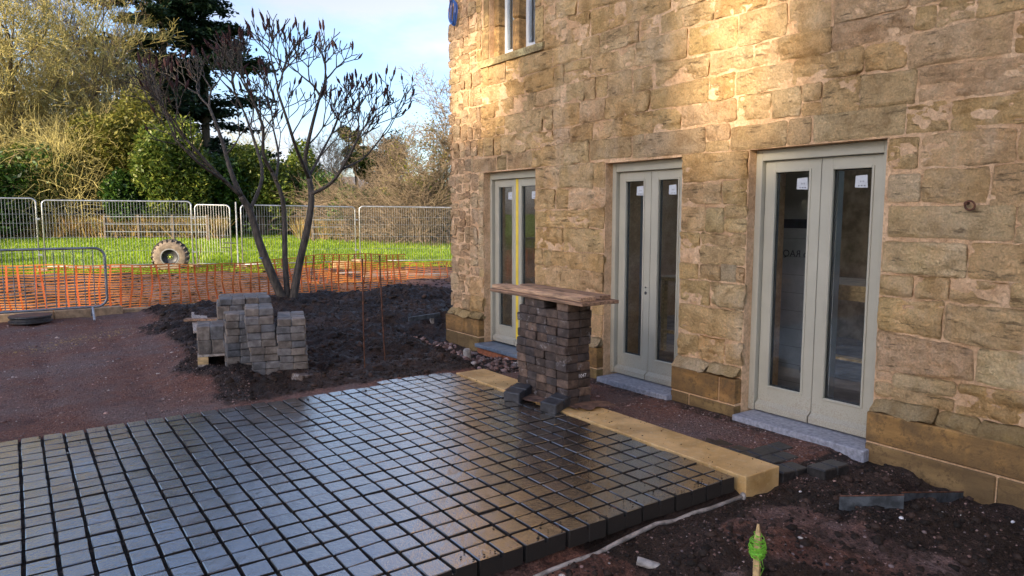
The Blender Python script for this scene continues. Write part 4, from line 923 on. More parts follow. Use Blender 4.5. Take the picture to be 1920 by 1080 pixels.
# tractor wheel
t = empty('tractor_wheel', (3.60, 22.15, -.04), R(-18), 'dusty tractor wheel with dark rim leaning on the mesh fence', 'wheel')
Mt = Matrix.Translation((0, 0, .42)) @ Matrix.Rotation(R(96), 4, 'X') @ Matrix.Scale(1.16, 4)
PB().lathe([(.20, -.12), (.23, -.13), (.33, -.125), (.385, -.10), (.40, 0), (.385, .10), (.33, .125), (.23, .13), (.20, .12)], 40, Mt).obj('tyre', M['sidewall'], t, True)
lg = PB()
for k in range(22):
    for sd_ in (-1, 1):
        a = 2*math.pi*(k + .25*sd_)/22; Ml = Mt @ Matrix.Rotation(a, 4, 'Z') @ Matrix.Translation((.395, 0, sd_*.055)) @ Matrix.Rotation(sd_*R(38), 4, 'X')
        lg.box((-.03, -.018, -.075), (.028, .018, .075), Ml)
lg.obj('tread', M['rubber'], t)
PB().lathe([(.20, -.10), (.20, .11), (.215, .125), (.19, .128), (.18, .09), (.15, .05), (.06, .04), (.001, .04)], 32, Mt).lathe([(.20, -.10), (.17, -.06), (.001, -.05)], 24, Mt).obj('rim', M['rim'], t, True)
PB().lathe([(.19, .129), (.215, .129), (.218, .10)], 32, Mt).obj('rim_edge', M['galv'], t)
h_ = PB().lathe([(.001, .062), (.02, .06), (.024, .04)], 12, Mt)
for k in range(8): h_.lathe([(.001, .052), (.007, .05), (.009, .04)], 8, Mt @ Matrix.Translation((.055*math.cos(k*math.pi/4), .055*math.sin(k*math.pi/4), 0)))
h_.obj('hub', M['lime'], t)
for (px, py, w, lb, mt) in ((700, 515, 1.9, 'long pale board lying on churned soil behind the tree', 'plank_pale'), (770, 520, 2.4, 'pale plank on the soil left of the house corner', 'plank_pale'), (250, 503, 3.2, 'long pale plank lying along the mesh fence bottom', 'plank_pale'), (640, 505, .5, 'short sawn timber block on soil behind the tree', 'timber')):
    p = onZ(px, py, 0); o = link('board', PB().box((-w/2, -.11, 0), (w/2, .11, .04 if w > 1 else .2), bev=.005).mesh('board', M[mt])); o.location = (p.x, p.y, .04); o.rotation_euler = (R(2), R(1), R(-8)); tag(o, lb, 'board', 'boards lying on the churned ground')
# things by the house corner
t = empty('profile_board', (4.62, 8.90, .0), 0, 'grey profile board on a short post in the black soil by the house corner', 'profile board')
a, b_ = onZ(775, 614, .12) - Vector((4.62, 8.9, 0)), onZ(840, 609, .14) - Vector((4.62, 8.9, 0))
PB().box((0, 0, 0), (.50, .03, .06)).obj('board', M['metal_sheet'], t).matrix_local = Matrix.Translation((-.16, 0, .09)) @ Matrix.Rotation(R(-3), 4, 'Y')
PB().box((.20, .03, -.25), (.25, .07, .16)).obj('post', M['plank_pale'], t)
sk = PB().lathe([(.001, .16), (.10, .15), (.20, .11), (.28, .05), (.30, 0)], 14); sk.v = [(p[0]*1.3, p[1]*.7, p[2] + .03*math.sin(p[0]*17+p[1]*11)) for p in sk.v]
tag(sk.obj('sack', M['white'], smooth=True, loc=(7.55, 12.35, .12)), 'white sack lying on the soil mound beside the house corner', 'sack')
tag(sk.obj('sack', M['tarp'], smooth=True, loc=(7.75, 13.0, .16)), 'brown muddy sack just behind the white one', 'sack')
o = PB().lathe([(.001, .14), (.03, .14), (.045, .12), (.05, .0)], 12).obj('pipe_stub', M['pipe'], loc=(4.22, 6.95, -.10)); tag(o, 'short grey pipe stub standing in rubble near the corner door', 'pipe')
P = np.column_stack([rng.uniform(4.05, 4.70, 260), rng.uniform(6.2, 8.3, 260)]); z, s = H(P[:, 0], P[:, 1])
tag(scatter('rubble', np.column_stack([P, z+.01]), rng.uniform(.01, .04, 260), M['gravel'], .8), kind='stuff')

# ------------------------------------------------------------------ front right
pts = []
for k_ in range(20):
    x_ = 3.53 - .15*k_; y_ = 2.612 - .004*k_ + .008*math.sin(x_*5); pts.append(Vector((x_, y_, float(H(x_, y_)[0]) + (.016 if k_ == 0 else .003 if k_ % 4 else -.004))))
tag(PB().tube(pts, .013, 8).lathe([(.001, .026), (.016, .018), (.020, 0), (.016, -.02)], 10, Matrix.Translation(pts[0])).obj('pipe', M['pipe'], smooth=True), 'muddy white pipe lying along the front edge of the paving', 'pipe')
p = onG(1210, 1078); tag(PB().tube([p + Vector((-.03, .03, .02)), p + Vector((.10, -.12, -.02)), p + Vector((.35, -.4, -.1))], .022, 10).obj('pipe', M['pipe'], smooth=True), 'grey pipe end poking out of a hole in the front mud', 'pipe')
pg = onG(1418, 1088); t = empty('marker_peg', pg, R(20), 'pointed wooden peg wound with lime green string in the front mud', 'peg')
PB().add([(-.014, -.014, -.1), (.014, -.014, -.1), (.014, .014, -.1), (-.014, .014, -.1), (-.013, -.013, .20), (.013, -.013, .20), (.013, .013, .20), (-.013, .013, .20), (-.003, -.003, .268), (.006, -.003, .262), (.006, .005, .258), (-.003, .005, .268)], [(0, 1, 5, 4), (1, 2, 6, 5), (2, 3, 7, 6), (3, 0, 4, 7), (4, 5, 9, 8), (5, 6, 10, 9), (6, 7, 11, 10), (7, 4, 8, 11), (8, 9, 10, 11)]).obj('stake', M['timber'], t)
st = PB(); r4 = random.Random(5)
for k in range(34):
    zc = .155 + r4.gauss(0, .026); ra = .037*math.sqrt(max(.15, 1-((zc-.155)/.055)**2)) + r4.uniform(-.002, .003); ax, ay = r4.uniform(-.35, .35), r4.uniform(-.35, .35)
    st.tube([(ra*math.cos(a), ra*math.sin(a), zc + ax*ra*math.cos(a) + ay*ra*math.sin(a)) for a in np.linspace(0, 2*math.pi, 15)], .0017, 4, False)
st.tube([(.03, 0, .15), (-.02, -.03, .10), (.025, -.025, .055), (-.03, -.02, .03), (.02, -.03, -.01)], .0015, 4).tube([(-.03, 0, .18), (-.045, -.02, .185), (-.05, -.02, .175)], .0015, 4).tube([(-.03, -.01, .16), (-.036, -.02, .11), (-.02, -.03, .07), (.03, -.02, .05)], .0014, 4)
st.obj('string', M['lace'], t)
t = empty('steel_edging', (0, 0, 0), 0, 'grey rust-edged steel sheet standing on edge in the mud before the plinth', 'steel sheet')
q = [onG(1573, 955), onG(1694, 954)]; q2 = [onG(1690, 946), onG(1806, 934)]
for v_ in q + q2: v_.z -= .02
for (u, v, h0, h1) in ((q[0], q[1], .10, .10), (q2[0], q2[1], .085, .06)):
    d = (v-u).normalized(); nrm = Vector((-d.y, d.x, 0))*.004
    PB().add([u, v, v + Vector((0, 0, h1)), u + Vector((0, 0, h0)), u+nrm, v+nrm, v+nrm + Vector((0, 0, h1)), u+nrm + Vector((0, 0, h0))], [(0, 1, 2, 3), (5, 4, 7, 6), (3, 2, 6, 7), (0, 3, 7, 4), (1, 5, 6, 2)]).obj('sheet', M['metal_sheet'], t)
    PB().tube([u + Vector((0, 0, h0)) + nrm*.5, v + Vector((0, 0, h1)) + nrm*.5], .005, 5).obj('rusty_edge', M['rust'], t)
for (px, py, lb) in ((1690, 962, 'small white stone chip on the dark soil pile'), (1898, 982, 'white stone chip near the plinth at the right edge'), (1500, 925, 'pale stone chip beside the coping end'), (1248, 885, None)):
    if lb:
        p = onG(px, py); n_ = scatter('stone_chip', np.array([[p.x, p.y, float(H(p.x, p.y)[0])+.012]]), np.array([.014]), M['chalk'], .5); tag(n_, lb, 'stone chip', 'pale stone chips in the mud')

# ------------------------------------------------------------------ sumac tree
def segs_mesh(name, segs, n, mat, smooth=True):
    S = np.array([list(a) + list(b_) for (a, b_, _, _) in segs], float); r0 = np.array([s_[2] for s_ in segs]); r1 = np.array([s_[3] for s_ in segs])
    a, b_ = S[:, :3], S[:, 3:]; d = b_-a; d /= np.linalg.norm(d, axis=1, keepdims=True)+1e-9
    ref = np.where(np.abs(d[:, 2:3]) < .9, np.array([[0, 0, 1.]]), np.array([[1., 0, 0]])); u = np.cross(d, ref); u /= np.linalg.norm(u, axis=1, keepdims=True); w = np.cross(d, u)
    an = np.arange(n)*2*np.pi/n; ring = u[:, None]*np.cos(an)[None, :, None] + w[:, None]*np.sin(an)[None, :, None]
    V = np.concatenate([a[:, None] + ring*r0[:, None, None], b_[:, None] + ring*r1[:, None, None]], 1)
    k = np.arange(n); k2 = (k+1) % n; q = np.stack([k, k2, n+k2, n+k], -1)
    Fq = q[None] + (np.arange(len(segs))*2*n)[:, None, None]
    return mk(name, V.reshape(-1, 3), Fq.reshape(-1, 4), mat, smooth)
sb = Vector((3.70, 12.12, 0)); sumac = empty('sumac_tree', sb, 0, 'leafless three-stemmed sumac tree with dark red seed heads in the black soil bed', 'tree')
rs = random.Random(12); br = []; tips = []
DT = 12.1
def limb(px_pts, r0, r1):
    pts = [atD(x, y, DT + dd_) - sb for (x, y, dd_) in px_pts]; sm = []
    for i in range(len(pts)-1):
        for q in range(4): 
            u = q/4; p0, p1, p2, p3 = pts[max(i-1, 0)], pts[i], pts[i+1], pts[min(i+2, len(pts)-1)]
            sm.append(.5*((2*p1) + (p2-p0)*u + (2*p0-5*p1+4*p2-p3)*u*u + (3*p1-p0-3*p2+p3)*u**3))
    sm.append(pts[-1]); n = len(sm); rr_ = [r0 + (r1-r0)*i/(n-1) for i in range(n)]
    return sm, rr_
tr = PB()
limbs = [([(540, 584, 0), (512, 520, -.1), (488, 460, -.15), (470, 400, -.2), (452, 368, -.3)], .080, .050),
         ([(542, 584, 0), (535, 500, .1), (533, 420, .15), (529, 370, .1), (510, 322, 0)], .052, .032),
         ([(546, 584, 0), (560, 500, .1), (576, 430, .1), (584, 375, .1), (580, 335, .15)], .072, .044)]
ends = []
for (pp, r0, r1) in limbs:
    sm, rr_ = limb(pp, r0, r1); tr.tube(sm, rr_, 10); ends.append((sm[-1], (sm[-1]-sm[-3]).normalized(), r1))
tr.lathe([(.22, -.15), (.17, .0), (.13, .10), (.10, .22)], 14)
tr.obj('trunk', M['sumac'], sumac, True)
# second order limbs traced to where they end in the crown: list of pixel ways
second = [(0, [(452, 368, -.3), (400, 318, -.6), (350, 262, -.9)], .036, .020), (0, [(452, 368, -.3), (432, 320, -.3), (415, 260, -.2), (392, 200, 0)], .046, .022), (0, [(468, 396, -.2), (492, 330, .2), (478, 268, .5), (460, 215, .6)], .034, .020),
          (0, [(430, 345, -.4), (372, 305, -1.0), (330, 262, -1.3)], .026, .014), (1, [(510, 322, 0), (494, 290, -.2), (492, 235, -.3), (470, 180, -.4)], .034, .018), (1, [(517, 338, 0), (522, 290, .4), (512, 240, .6)], .024, .015),
          (2, [(580, 335, .15), (572, 300, .1), (584, 240, 0), (600, 180, .1)], .044, .022), (2, [(580, 335, .15), (556, 280, -.4), (540, 230, -.7), (520, 170, -.8)], .034, .018), (2, [(582, 365, .1), (622, 342, 0), (650, 300, -.1), (670, 262, -.1)], .034, .018), (2, [(580, 330, .2), (600, 292, .5), (622, 250, .9)], .030, .017), (2, [(640, 318, 0), (682, 296, .4), (715, 258, .5)], .022, .012)]
bb = PB()
def grow(p, d, Ln, r, lv):
    n = 4; pts = [p]; rr_ = [r]; dd_ = d.copy()
    for i in range(n):
        dd_ = (dd_ + Vector((rs.gauss(0, .10), rs.gauss(0, .10), rs.gauss(.07, .07)))).normalized(); pts.append(pts[-1] + dd_*Ln/n); rr_.append(max(r*(1-.26*(i+1)/n), .0075))
    bb.tube(pts, rr_, 5 if lv < 3 else 4, False)
    e = pts[-1]
    if lv >= 5 or (lv >= 4 and rs.random() < .30): tips.append((e, dd_)); return
    k = 2 if rs.random() < .6 else 3; ax0 = Vector((rs.gauss(0, 1), rs.gauss(0, 1), rs.gauss(0, 1)))
    for i in range(k):
        side = dd_.cross(ax0).normalized(); side.rotate(Matrix.Rotation(2*math.pi*i/k + rs.uniform(-.4, .4), 3, dd_))
        a = rs.uniform(R(20), R(44)); nd = (dd_*math.cos(a) + side*math.sin(a)).normalized()
        out_ = Vector((e.x, e.y, 0)); nd = (nd + Vector((0, 0, .12)) + out_.normalized()*.10).normalized()
        grow(e, nd, Ln*rs.uniform(.66, .88), r*.76*rs.uniform(.85, 1.05), lv+1)
for (_, pp, r0, r1) in second:
    sm, rr_ = limb(pp, r0, r1); bb.tube(sm, rr_, 7); e = sm[-1]; d = (sm[-1]-sm[-3]).normalized()
    for k in range(2 if rs.random() < .5 else 3):
        side = Vector((rs.gauss(0, 1), rs.gauss(0, 1), rs.gauss(0, .5))); nd = (d + side*.42 + Vector((0, 0, .25))).normalized(); grow(e, nd, rs.uniform(.29, .40), r1*.95, 1)
    mid = sm[len(sm)//2]; side = Vector((rs.gauss(0, 1), rs.gauss(0, 1), .4)).normalized(); grow(mid, (d*.5 + side*.6).normalized(), .40, r1*.7, 2)
bb.obj('branches', M['sumac'], sumac, True)
sh = [PB().lathe([(.001, -.01), (.015, .02), (.021, .05), (.019, .09), (.011, .13), (.002, .165)], 7).mesh('seed_head', M['seed']) for _ in range(3)]
for me in sh:
    for v in me.vertices: v.co *= 1 + rs.uniform(-.22, .22)
rs.shuffle(tips); ns = 0
for (e, d) in tips:
    if ns < 210 and rs.random() < .6:
        o = link('seed_head', sh[ns % 3], sumac); o.location = e; dv = (d + Vector((rs.gauss(0, .15), rs.gauss(0, .15), .7))).normalized(); o.rotation_mode = 'QUATERNION'; o.rotation_quaternion = dv.to_track_quat('Z', 'Y'); k = rs.uniform(.7, 1.15); o.scale = (k, k, k*rs.uniform(.85, 1.15)); ns += 1
print('tips', len(tips), 'heads', ns)
o = PB().lathe([(.075, 0), (.080, 0), (.080, .015), (.075, .015)], 12).obj('tree_tie', M['blue'], sumac); o.location = atD(494, 484, DT-.12) - sb

# ------------------------------------------------------------------ background vegetation
def leafquads(name, P, size, mat, up=.3, parent=None):
    n = len(P); N = rng.normal(0, 1, (n, 3)); N[:, 2] = np.abs(N[:, 2]) + up; N /= np.linalg.norm(N, axis=1, keepdims=True)
    T = np.cross(N, rng.normal(0, 1, (n, 3))); T /= np.linalg.norm(T, axis=1, keepdims=True); B_ = np.cross(N, T); s_ = (size*rng.uniform(.6, 1.4, n))[:, None]
    V = np.stack([P - T*s_, P - B_*s_*.45, P + T*s_, P + B_*s_*.45], 1).reshape(-1, 3); return link(name, mk(name, V, np.arange(4*n).reshape(-1, 4), mat), parent)
def lobes(n, rx, ry, rz, k=16, fill=.3, seed=0, lr=.36):
    """points spread through a crown made of many uneven lobes"""
    g_ = np.random.default_rng(seed); c_ = g_.normal(0, 1, (k, 3)); c_ /= np.linalg.norm(c_, axis=1, keepdims=True); c_ *= g_.uniform(.35, .82, (k, 1)); ra = g_.uniform(lr*.55, lr*1.2, k)
    w = ra**2; i = g_.choice(k, n, p=w/w.sum()); d = g_.normal(0, 1, (n, 3)); d /= np.linalg.norm(d, axis=1, keepdims=True); d *= (1 - fill*g_.random((n, 1))**1.5)
    P = c_[i] + d*ra[i][:, None]; P += g_.normal(0, .03, P.shape); return P*np.array([rx, ry, rz])
def bush(px, dep, w, h, n, size, mat, label, seed, grp='bushes behind the field', cat='bush', zoff=0, k=30, deep=None, stem='twig_brown', name='bush'):
    p = far(px, dep, 0); z = float(Hfield(p.x, p.y)) + zoff; t = empty(name, (p.x, p.y, z), 0, label, cat, grp)
    P = lobes(n, w/2, (deep or w)/2, h*.56, k, seed=seed) + np.array([0, 0, h*.5]); P[:, 2] = np.maximum(P[:, 2], .02); leafquads('crown', P, size, M[mat], parent=t)
    g_ = PB(); r_ = random.Random(seed)
    for q in range(5): g_.tube([(r_.uniform(-.3, .3), r_.uniform(-.3, .3), -.3), (r_.uniform(-1, 1)*w*.15, r_.uniform(-1, 1)*w*.15, h*.4), (r_.uniform(-1, 1)*w*.3, r_.uniform(-1, 1)*w*.25, h*.85)], [.09, .06, .02], 5)
    g_.obj('stem', M[stem], t); return t
def thicket_segs(n, rx, ry, rz, seed, steps=5, stepl=.5, up=.5, r=.014):
    g_ = np.random.default_rng(seed); p = g_.normal(0, .45, (n, 3)); p[:, 2] = g_.random(n)**.8*1.0 - .0
    p = p*np.array([rx, ry, rz]); d = p*np.array([1/rx, 1/ry, 0]) + g_.normal(0, .6, (n, 3)); d[:, 2] += up; d /= np.linalg.norm(d, axis=1, keepdims=True); out_ = []
    for s_ in range(steps):
        q = p + d*stepl*g_.uniform(.6, 1.3, (n, 1)); out_ += [(a, b_, r*(1-s_/steps*.8), r*(1-(s_+1)/steps*.8)) for a, b_ in zip(p, q)]; p = q; d = d + g_.normal(0, .38, (n, 3)); d[:, 2] -= .08; d /= np.linalg.norm(d, axis=1, keepdims=True)
    return out_
def bare(px, dep, h, label, seed, mat='twig_gold', lean=0, spread=1.0, lv=5, r0=None, grp='bare trees beyond the field', kids=(3, 2, 2, 2, 2), tr_mat='bark', zoff=0, clear=.12, tw=.010):
    p = far(px, dep, 0); z = float(Hfield(p.x, p.y)) + zoff; t = empty('bare_tree', (p.x, p.y, z), 0, label, 'tree', grp); r_ = random.Random(seed); big, small = [], []
    r0 = r0 or h*.014
    def go(p, d, Ln, r, l):
        n = 5 if l == 0 else 3; pts = [p]
        for i in range(n):
            d = (d + Vector((r_.gauss(0, .13 + .05*l), r_.gauss(0, .13 + .05*l), r_.gauss(.03, .08)))).normalized(); q = pts[-1] + d*Ln/n; ra, rb = r*(1-.6*i/n), r*(1-.6*(i+1)/n)
            (big if l < 2 else small).append((pts[-1], q, max(ra, tw), max(rb, tw))); pts.append(q)
            if l < lv and (l > 0 or (i+1)/n > clear):
                for k in range(kids[min(l, 4)]):
                    s_ = d.cross(Vector((r_.gauss(0, 1), r_.gauss(0, 1), r_.gauss(0, 1)))).normalized(); a = r_.uniform(R(28), R(62)); nd = (d*math.cos(a) + s_*math.sin(a)*spread + Vector((0, 0, .12))).normalized()
                    go(q, nd, Ln*r_.uniform(.42, .62) if l else Ln*r_.uniform(.30, .50), rb*.55, l+1)
    go(Vector((0, 0, -.3)), Vector((lean, 0, 1)).normalized(), h*.86, r0, 0)
    link('trunk', segs_mesh('trunk', big, 6, M[tr_mat]), t); link('twigs', segs_mesh('twigs', small, 3, M[mat], False), t); return len(small)
ct = 0
ct += bare(15, 42, 14, 'tall bare tree at the left edge with golden lit twigs', 1, lean=.05, lv=4, kids=(3, 3, 2, 2), tw=.016)
ct += bare(70, 46, 15, 'tall bare tree with gold twigs, second from the left edge', 2, lean=-.03, lv=4, kids=(3, 3, 2, 2), tw=.016)
ct += bare(115, 45, 13.5, 'tall bare gold-twigged tree left of the slender one', 3, lean=-.08, spread=.65, lv=4, kids=(3, 3, 2, 2), tw=.016)
ct += bare(-70, 40, 13, 'bare tree just past the left frame edge', 4, lv=4, kids=(3, 3, 3, 2))
ct += bare(228, 50, 15.5, 'slender bare tree between the golden trees and the conifer', 5, 'twig_brown', spread=.6, lv=4, kids=(3, 2, 3, 2))
ct += bare(812, 36, 6.2, 'small nearly bare tree with brown leaves left of the house corner', 6, 'twig_brown', lv=4, kids=(4, 3, 2, 2))
ct += bare(752, 52, 6.5, 'low bare brown tree beyond the fence, right of the yew', 7, 'twig_brown', lv=3, kids=(5, 4, 3))
ct += bare(515, 75, 9.0, 'pale distant bare tree behind the sumac crown', 8, 'twig_gold', lv=3, kids=(4, 3, 3))
ct += bare(640, 60, 6.5, 'low pinkish bare tree behind the right trunk', 9, 'twig_brown', lv=3, kids=(5, 4, 3))
print('twig segs', ct)
p = far(812, 36, 0); P = lobes(2600, 2.6, 2, 2.6, 22, seed=6) + np.array([p.x, p.y, 4.0]); t = leafquads('clinging_leaves', P - np.array([p.x, p.y, 0]), .055, M['leaf_olive']); t.location = (p.x, p.y, 0); tag(t, kind='stuff')
def thicket(px, dep, rx, ry, rz, n, mat, label, seed, **kw):
    p = far(px, dep, 0); z = float(Hfield(p.x, p.y)); t = empty('thicket', (p.x, p.y, z), 0, label, 'thicket', 'tangled thickets along the hedge'); link('stems', segs_mesh('stems', thicket_segs(n, rx, ry, rz, seed, **kw), 3, M[mat], False), t); return t
thicket(40, 43, 3.2, 2.5, 6.5, 1000, 'twig_gold', 'golden tangled twigs over the left laurel', 21, up=.3, r=.022, stepl=.6)
thicket(135, 39.5, 1.3, 1.4, 4.6, 800, 'twig_gold', 'dense golden willow-like thicket left of the lit bush', 22, up=.8, r=.022, stepl=.6)
thicket(205, 42, 2.0, 2.0, 5.6, 450, 'twig_gold', 'arching gold twigs above the lit green bush', 23, up=.1, r=.022, stepl=.6)
thicket(90, 44, 4.5, 2.2, 8.0, 1200, 'twig_gold', 'high haze of gold twigs in front of the tall bare trees', 24, up=.4, r=.022, stepl=.7)
thicket(715, 37, 2.3, 1.6, 2.2, 900, 'twig_brown', 'brown bare hedge shrub right of the tree trunks', 25, up=.7)
thicket(790, 35, 1.9, 1.5, 2.0, 700, 'twig_brown', 'brown bare hedge shrub beside the house corner', 26, up=.7)
thicket(640, 42, 2.0, 1.6, 2.4, 700, 'twig_brown', 'reddish bare shrub just right of the sumac trunk', 27, up=.7)
bush(15, 38.5, 6.5, 5.2, 16000, .13, 'leaf_dark', 'dark green laurel at the left edge', 31)
bush(115, 40.5, 6.5, 5.4, 13000, .13, 'leaf_mid', 'mid green ivy mass behind the golden thicket', 32)
bush(205, 41, 5, 7.2, 13000, .13, 'leaf_olive', 'olive bush below the dark conifer branches', 33)
bush(262, 42.5, 6.0, 8.2, 14000, .13, 'leaf_olive', 'tall yellow-olive bush sloping down to the right', 34, k=22)
bush(330, 40, 5.2, 6.2, 18000, .12, 'leaf_mid', 'large lit green bush above the wheel', 35, k=22)
bush(255, 39, 3.4, 3.6, 9000, .12, 'leaf_dark', 'dark holly left of the wheel bush', 36)
bush(392, 42, 4.6, 5.2, 11000, .12, 'leaf_dark', 'dark evergreen bush behind the mesh gate', 37)
bush(440, 46, 5, 5.4, 11000, .13, 'leaf_dark', 'dark green bush behind the left sumac stem', 38)
bush(500, 44, 4.6, 5.6, 13000, .12, 'leaf_mid', 'bright green bush between the left and right trunks', 39)
bush(560, 47, 4.6, 5.8, 13000, .13, 'leaf_mid', 'yellow-green rounded bush just left of the right trunk', 40)
bush(610, 45, 3.6, 4.2, 8000, .12, 'leaf_dark', 'low dark bush right of the right trunk', 41)
bush(690, 41, 4.6, 3.0, 9000, .11, 'leaf_dark', 'low dark hedge under the brown shrubs', 42)
bush(775, 39, 5.0, 3.2, 10000, .11, 'leaf_dark', 'low dark hedge near the house corner', 43)
bush(845, 38, 5.0, 3.6, 8000, .11, 'leaf_mid', 'green hedge running behind the house corner', 44)
bush(668, 55, 3.0, 2.6, 6000, .12, 'leaf_brown', 'russet leafless shrub below the little pine', 45)
bush(735, 58, 6.0, 5.0, 5000, .14, 'leaf_brown', 'brown shrub below the dark yew', 46, k=26)
bush(737, 66, 5.6, 8.4, 9000, .16, 'needle', 'rounded dark yew tree beyond the brown shrubs', 47, cat='tree')
for (x, dep, w, h_, s_) in ((-60, 46, 9, 7, 51), (70, 52, 9, 7.5, 52), (330, 55, 9, 6.5, 54), (450, 58, 10, 6.5, 55), (560, 64, 9, 6.0, 56)):
    bush(x, dep, w, h_, 8000, .17, 'leaf_dark', {51: 'dark ivy-clad bush past the left edge', 52: 'dark undergrowth behind the golden trees', 54: 'dark undergrowth under the conifer', 55: 'dark undergrowth behind the left of the sumac crown', 56: 'dark far bush behind the yellow-green one'}[s_], s_, 'dark undergrowth')
# conifer: two tall stems with layered boughs
def conifer(px, dep, h, w, label, seed, n=9000, low=.25, lean=0):
    p = far(px, dep, 0); t = empty('conifer', (p.x, p.y, .2), 0, label, 'tree', 'tall dark conifers'); g_ = np.random.default_rng(seed); r_ = random.Random(seed)
    PB().tube([(0, 0, -.3), (lean*.3, 0, h*.3), (lean*.7, 0, h*.7), (lean, 0, h)], [.38, .32, .22, .05], 8).obj('trunk', M['bark'], t)
    sg, Ps = [], []
    for k in range(64):
        z = h*(low + (1-low)*(k/64)**.9); ln_ = w*.5*(1-((z/h-low)/(1-low))**2.2*.75)*r_.uniform(.35, 1.15); a = r_.uniform(0, 2*math.pi); d = Vector((math.cos(a), math.sin(a), r_.uniform(-.12, .22))); st_ = Vector((lean*z/h, 0, z)); q = st_ + d*ln_*.6; e = q + (d + Vector((0, 0, -.1)))*ln_*.4; sg += [(st_, q, .06, .04), (q, e, .04, .012)]
        m_ = int(n/64); u = .25 + .75*g_.random(m_)**.7; B_ = np.array(st_)[None] + np.array(d)[None]*(u*ln_)[:, None]; cl = g_.integers(0, 5, m_); off = g_.normal(0, 1, (5, 3))*np.array([.55, .55, .22]); Ps.append(B_ + off[cl] + g_.normal(0, 1, (m_, 3))*np.array([.36, .36, .14]))
    link('branch', segs_mesh('branch', sg, 5, M['bark']), t); leafquads('crown', np.vstack(Ps), .22, M['needle'], .8, t)
conifer(325, 55, 22, 13.5, 'tall dark conifer with layered gappy boughs, left of two', 61, 32000, .30)
conifer(392, 58, 24, 9.0, 'tall dark conifer with layered gappy boughs, right of two', 62, 22000, .22, .5)
bush(265, 54, 5.6, 3.4, 8000, .15, 'needle', 'low spreading dark bough mass left of the conifers', 63, 'tall dark conifers', 'tree', 6.0)
bush(420, 60, 7.5, 6.0, 8000, .15, 'needle', 'dark green lower skirt of foliage right of the conifers', 64, 'tall dark conifers', 'tree', 1.5)
# little pine
p = far(672, 62, 0); t = empty('pine_tree', (p.x, p.y, 0), 0, 'small round-headed pine seen between the right sumac branches', 'tree')
PB().tube([(0, 0, -.3), (.1, 0, 3.0), (-.2, 0, 6.2)], [.2, .16, .09], 7).obj('trunk', M['bark'], t)
leafquads('crown', np.vstack([lobes(5000, 1.7, 1.7, 1.5, 12, seed=71) + np.array([.35, 0, 6.2]), lobes(2500, 1.3, 1.2, .9, 9, seed=72) + np.array([-.3, 0, 8.2]), lobes(1500, .9, .9, 1.1, 7, seed=73) + np.array([1.2, 0, 5.0])]), .13, M['leaf_mid'], parent=t)
# far hedge line and pale house
p = far(690, 95, 0); t = empty('far_house', (p.x, p.y, 1.2), R(-20), 'pale distant house half hidden behind the brown shrubs', 'house')
PB().box((-4, -3, -2), (4, 3, 3.4)).obj('wall', M['render'], t); PB().add([(-4.3, -3.3, 3.3), (4.3, -3.3, 3.3), (4.3, 3.3, 3.3), (-4.3, 3.3, 3.3), (-4.3, 0, 5.2), (4.3, 0, 5.2)], [(0, 1, 5, 4), (2, 3, 4, 5), (0, 4, 3), (1, 2, 5), (0, 3, 2, 1)]).obj('roof', M['roof'], t)
for x in (-2.4, 0, 2.4): PB().box((x-.4, -3.04, 1.4), (x+.4, -2.98, 2.6)).obj('window', M['black'], t)
Q = []
for k in range(46):
    q_ = far(-900 + k*75, 90, 0); P = lobes(900, 4.6, 3.5, 3.4 + 1.2*(k % 3), 9, seed=200+k); Q.append(P + np.array([q_.x, q_.y, 2.6]))
tag(leafquads('distant_woodland', np.vstack(Q), .32, M['leaf_dark']), kind='stuff')
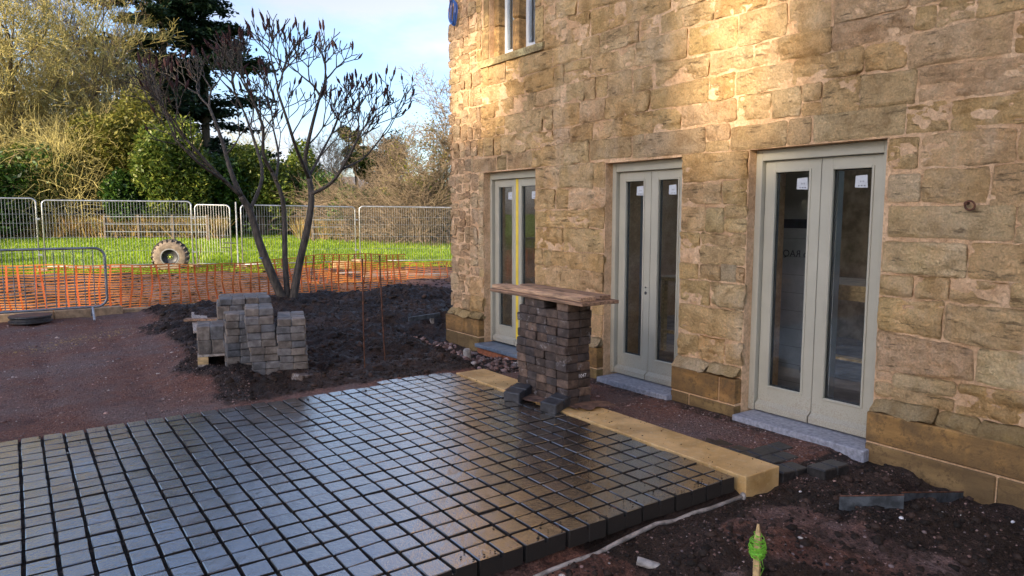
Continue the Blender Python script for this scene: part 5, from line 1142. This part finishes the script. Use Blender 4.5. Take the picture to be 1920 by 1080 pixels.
# rail fences
def rails(pa, da, pb, db, h, n, label, rl=3, ms='galv_dull'):
    a, b_ = far(pa, da), far(pb, db); d = b_-a; za = float(Hfield(a.x, a.y)); t = empty('rail_fence', (a.x, a.y, za), math.atan2(d.y, d.x), label, 'fence', 'rail fences beyond the field'); w = d.length
    for k in range(n+1): PB().box((w*k/n-.06, -.06, -.2), (w*k/n+.06, .06, h+.1)).obj('post', M['bark'], t)
    for k in range(rl): PB().tube([(0, -.07, h*(k+1)/rl), (w, -.07, h*(k+1)/rl)], .024, 5).obj('rail', M[ms], t)
rails(200, 37, 392, 36, 1.15, 3, 'metal railed fence with timber posts left of the gate')
rails(588, 37, 840, 36, 1.1, 4, 'railed fence in front of the brown shrubs on the right')
# ------------------------------------------------------------------ out of frame opposite: added shade wall and hedge, garden shrubs
opp = empty('shade_wall', (-45, 0, 0), 0, 'unseen tall wall added far opposite the house to shade the foreground', 'shadow caster')
p = PB(); OH = 20.4; hol = [(-8.5, -7.1, 18.6, 19.9), (-12.2, -11.2, 18.1, 19.7)]  # slab added to block the sun, gaps shaped to throw patches on the house
ys = sorted({-70, -1.1} | {h_[0] for h_ in hol} | {h_[1] for h_ in hol})
for a, b_ in zip(ys[:-1], ys[1:]):
    z = -.5
    for h_ in hol:
        if h_[0] <= a and b_ <= h_[1]: p.box((-.2, a, z), (.2, b_, h_[2])); z = h_[3]
    p.box((-.2, a, z), (.2, b_, OH))
p.obj('wall', M['mortar'], opp)
hd = empty('blocker_hedge', (-13, 17, 0), 0, 'unseen dark hedge added opposite the doors to darken their reflections', 'hedge'); Ph = rng.uniform(-1, 1, (26000, 3)); ax_ = rng.integers(0, 3, 26000); Ph[np.arange(26000), ax_] = np.sign(Ph[np.arange(26000), ax_]); leafquads('crown', Ph*np.array([1.0, 7.2, 1.6]) + np.array([0, 0, 1.7]), .10, M['leaf_dark'], parent=hd)  # added out of view so the door glass reflects something dark
PB().box((-.9, -7.1, 0), (.9, 7.1, 3.1)).obj('inner_wood', M['bark'], hd)
for k, (x, y, w, h_) in enumerate(((-17, 19, 7, 5.2), (-17, 27, 8, 6), (-22, 36, 10, 8), (-12, 44, 9, 8))):
    t = empty('bush', (x, y, 0), 0, ('round', 'broad', 'tall', 'farthest')[k] + ' green shrub left of the frame on the lawn', 'bush', 'shrubs left of the frame'); leafquads('crown', lobes(6000, w/2, w/2, h_*.55, 16, seed=300+k) + np.array([0, 0, h_*.5]), .16, M['leaf_mid'], parent=t)
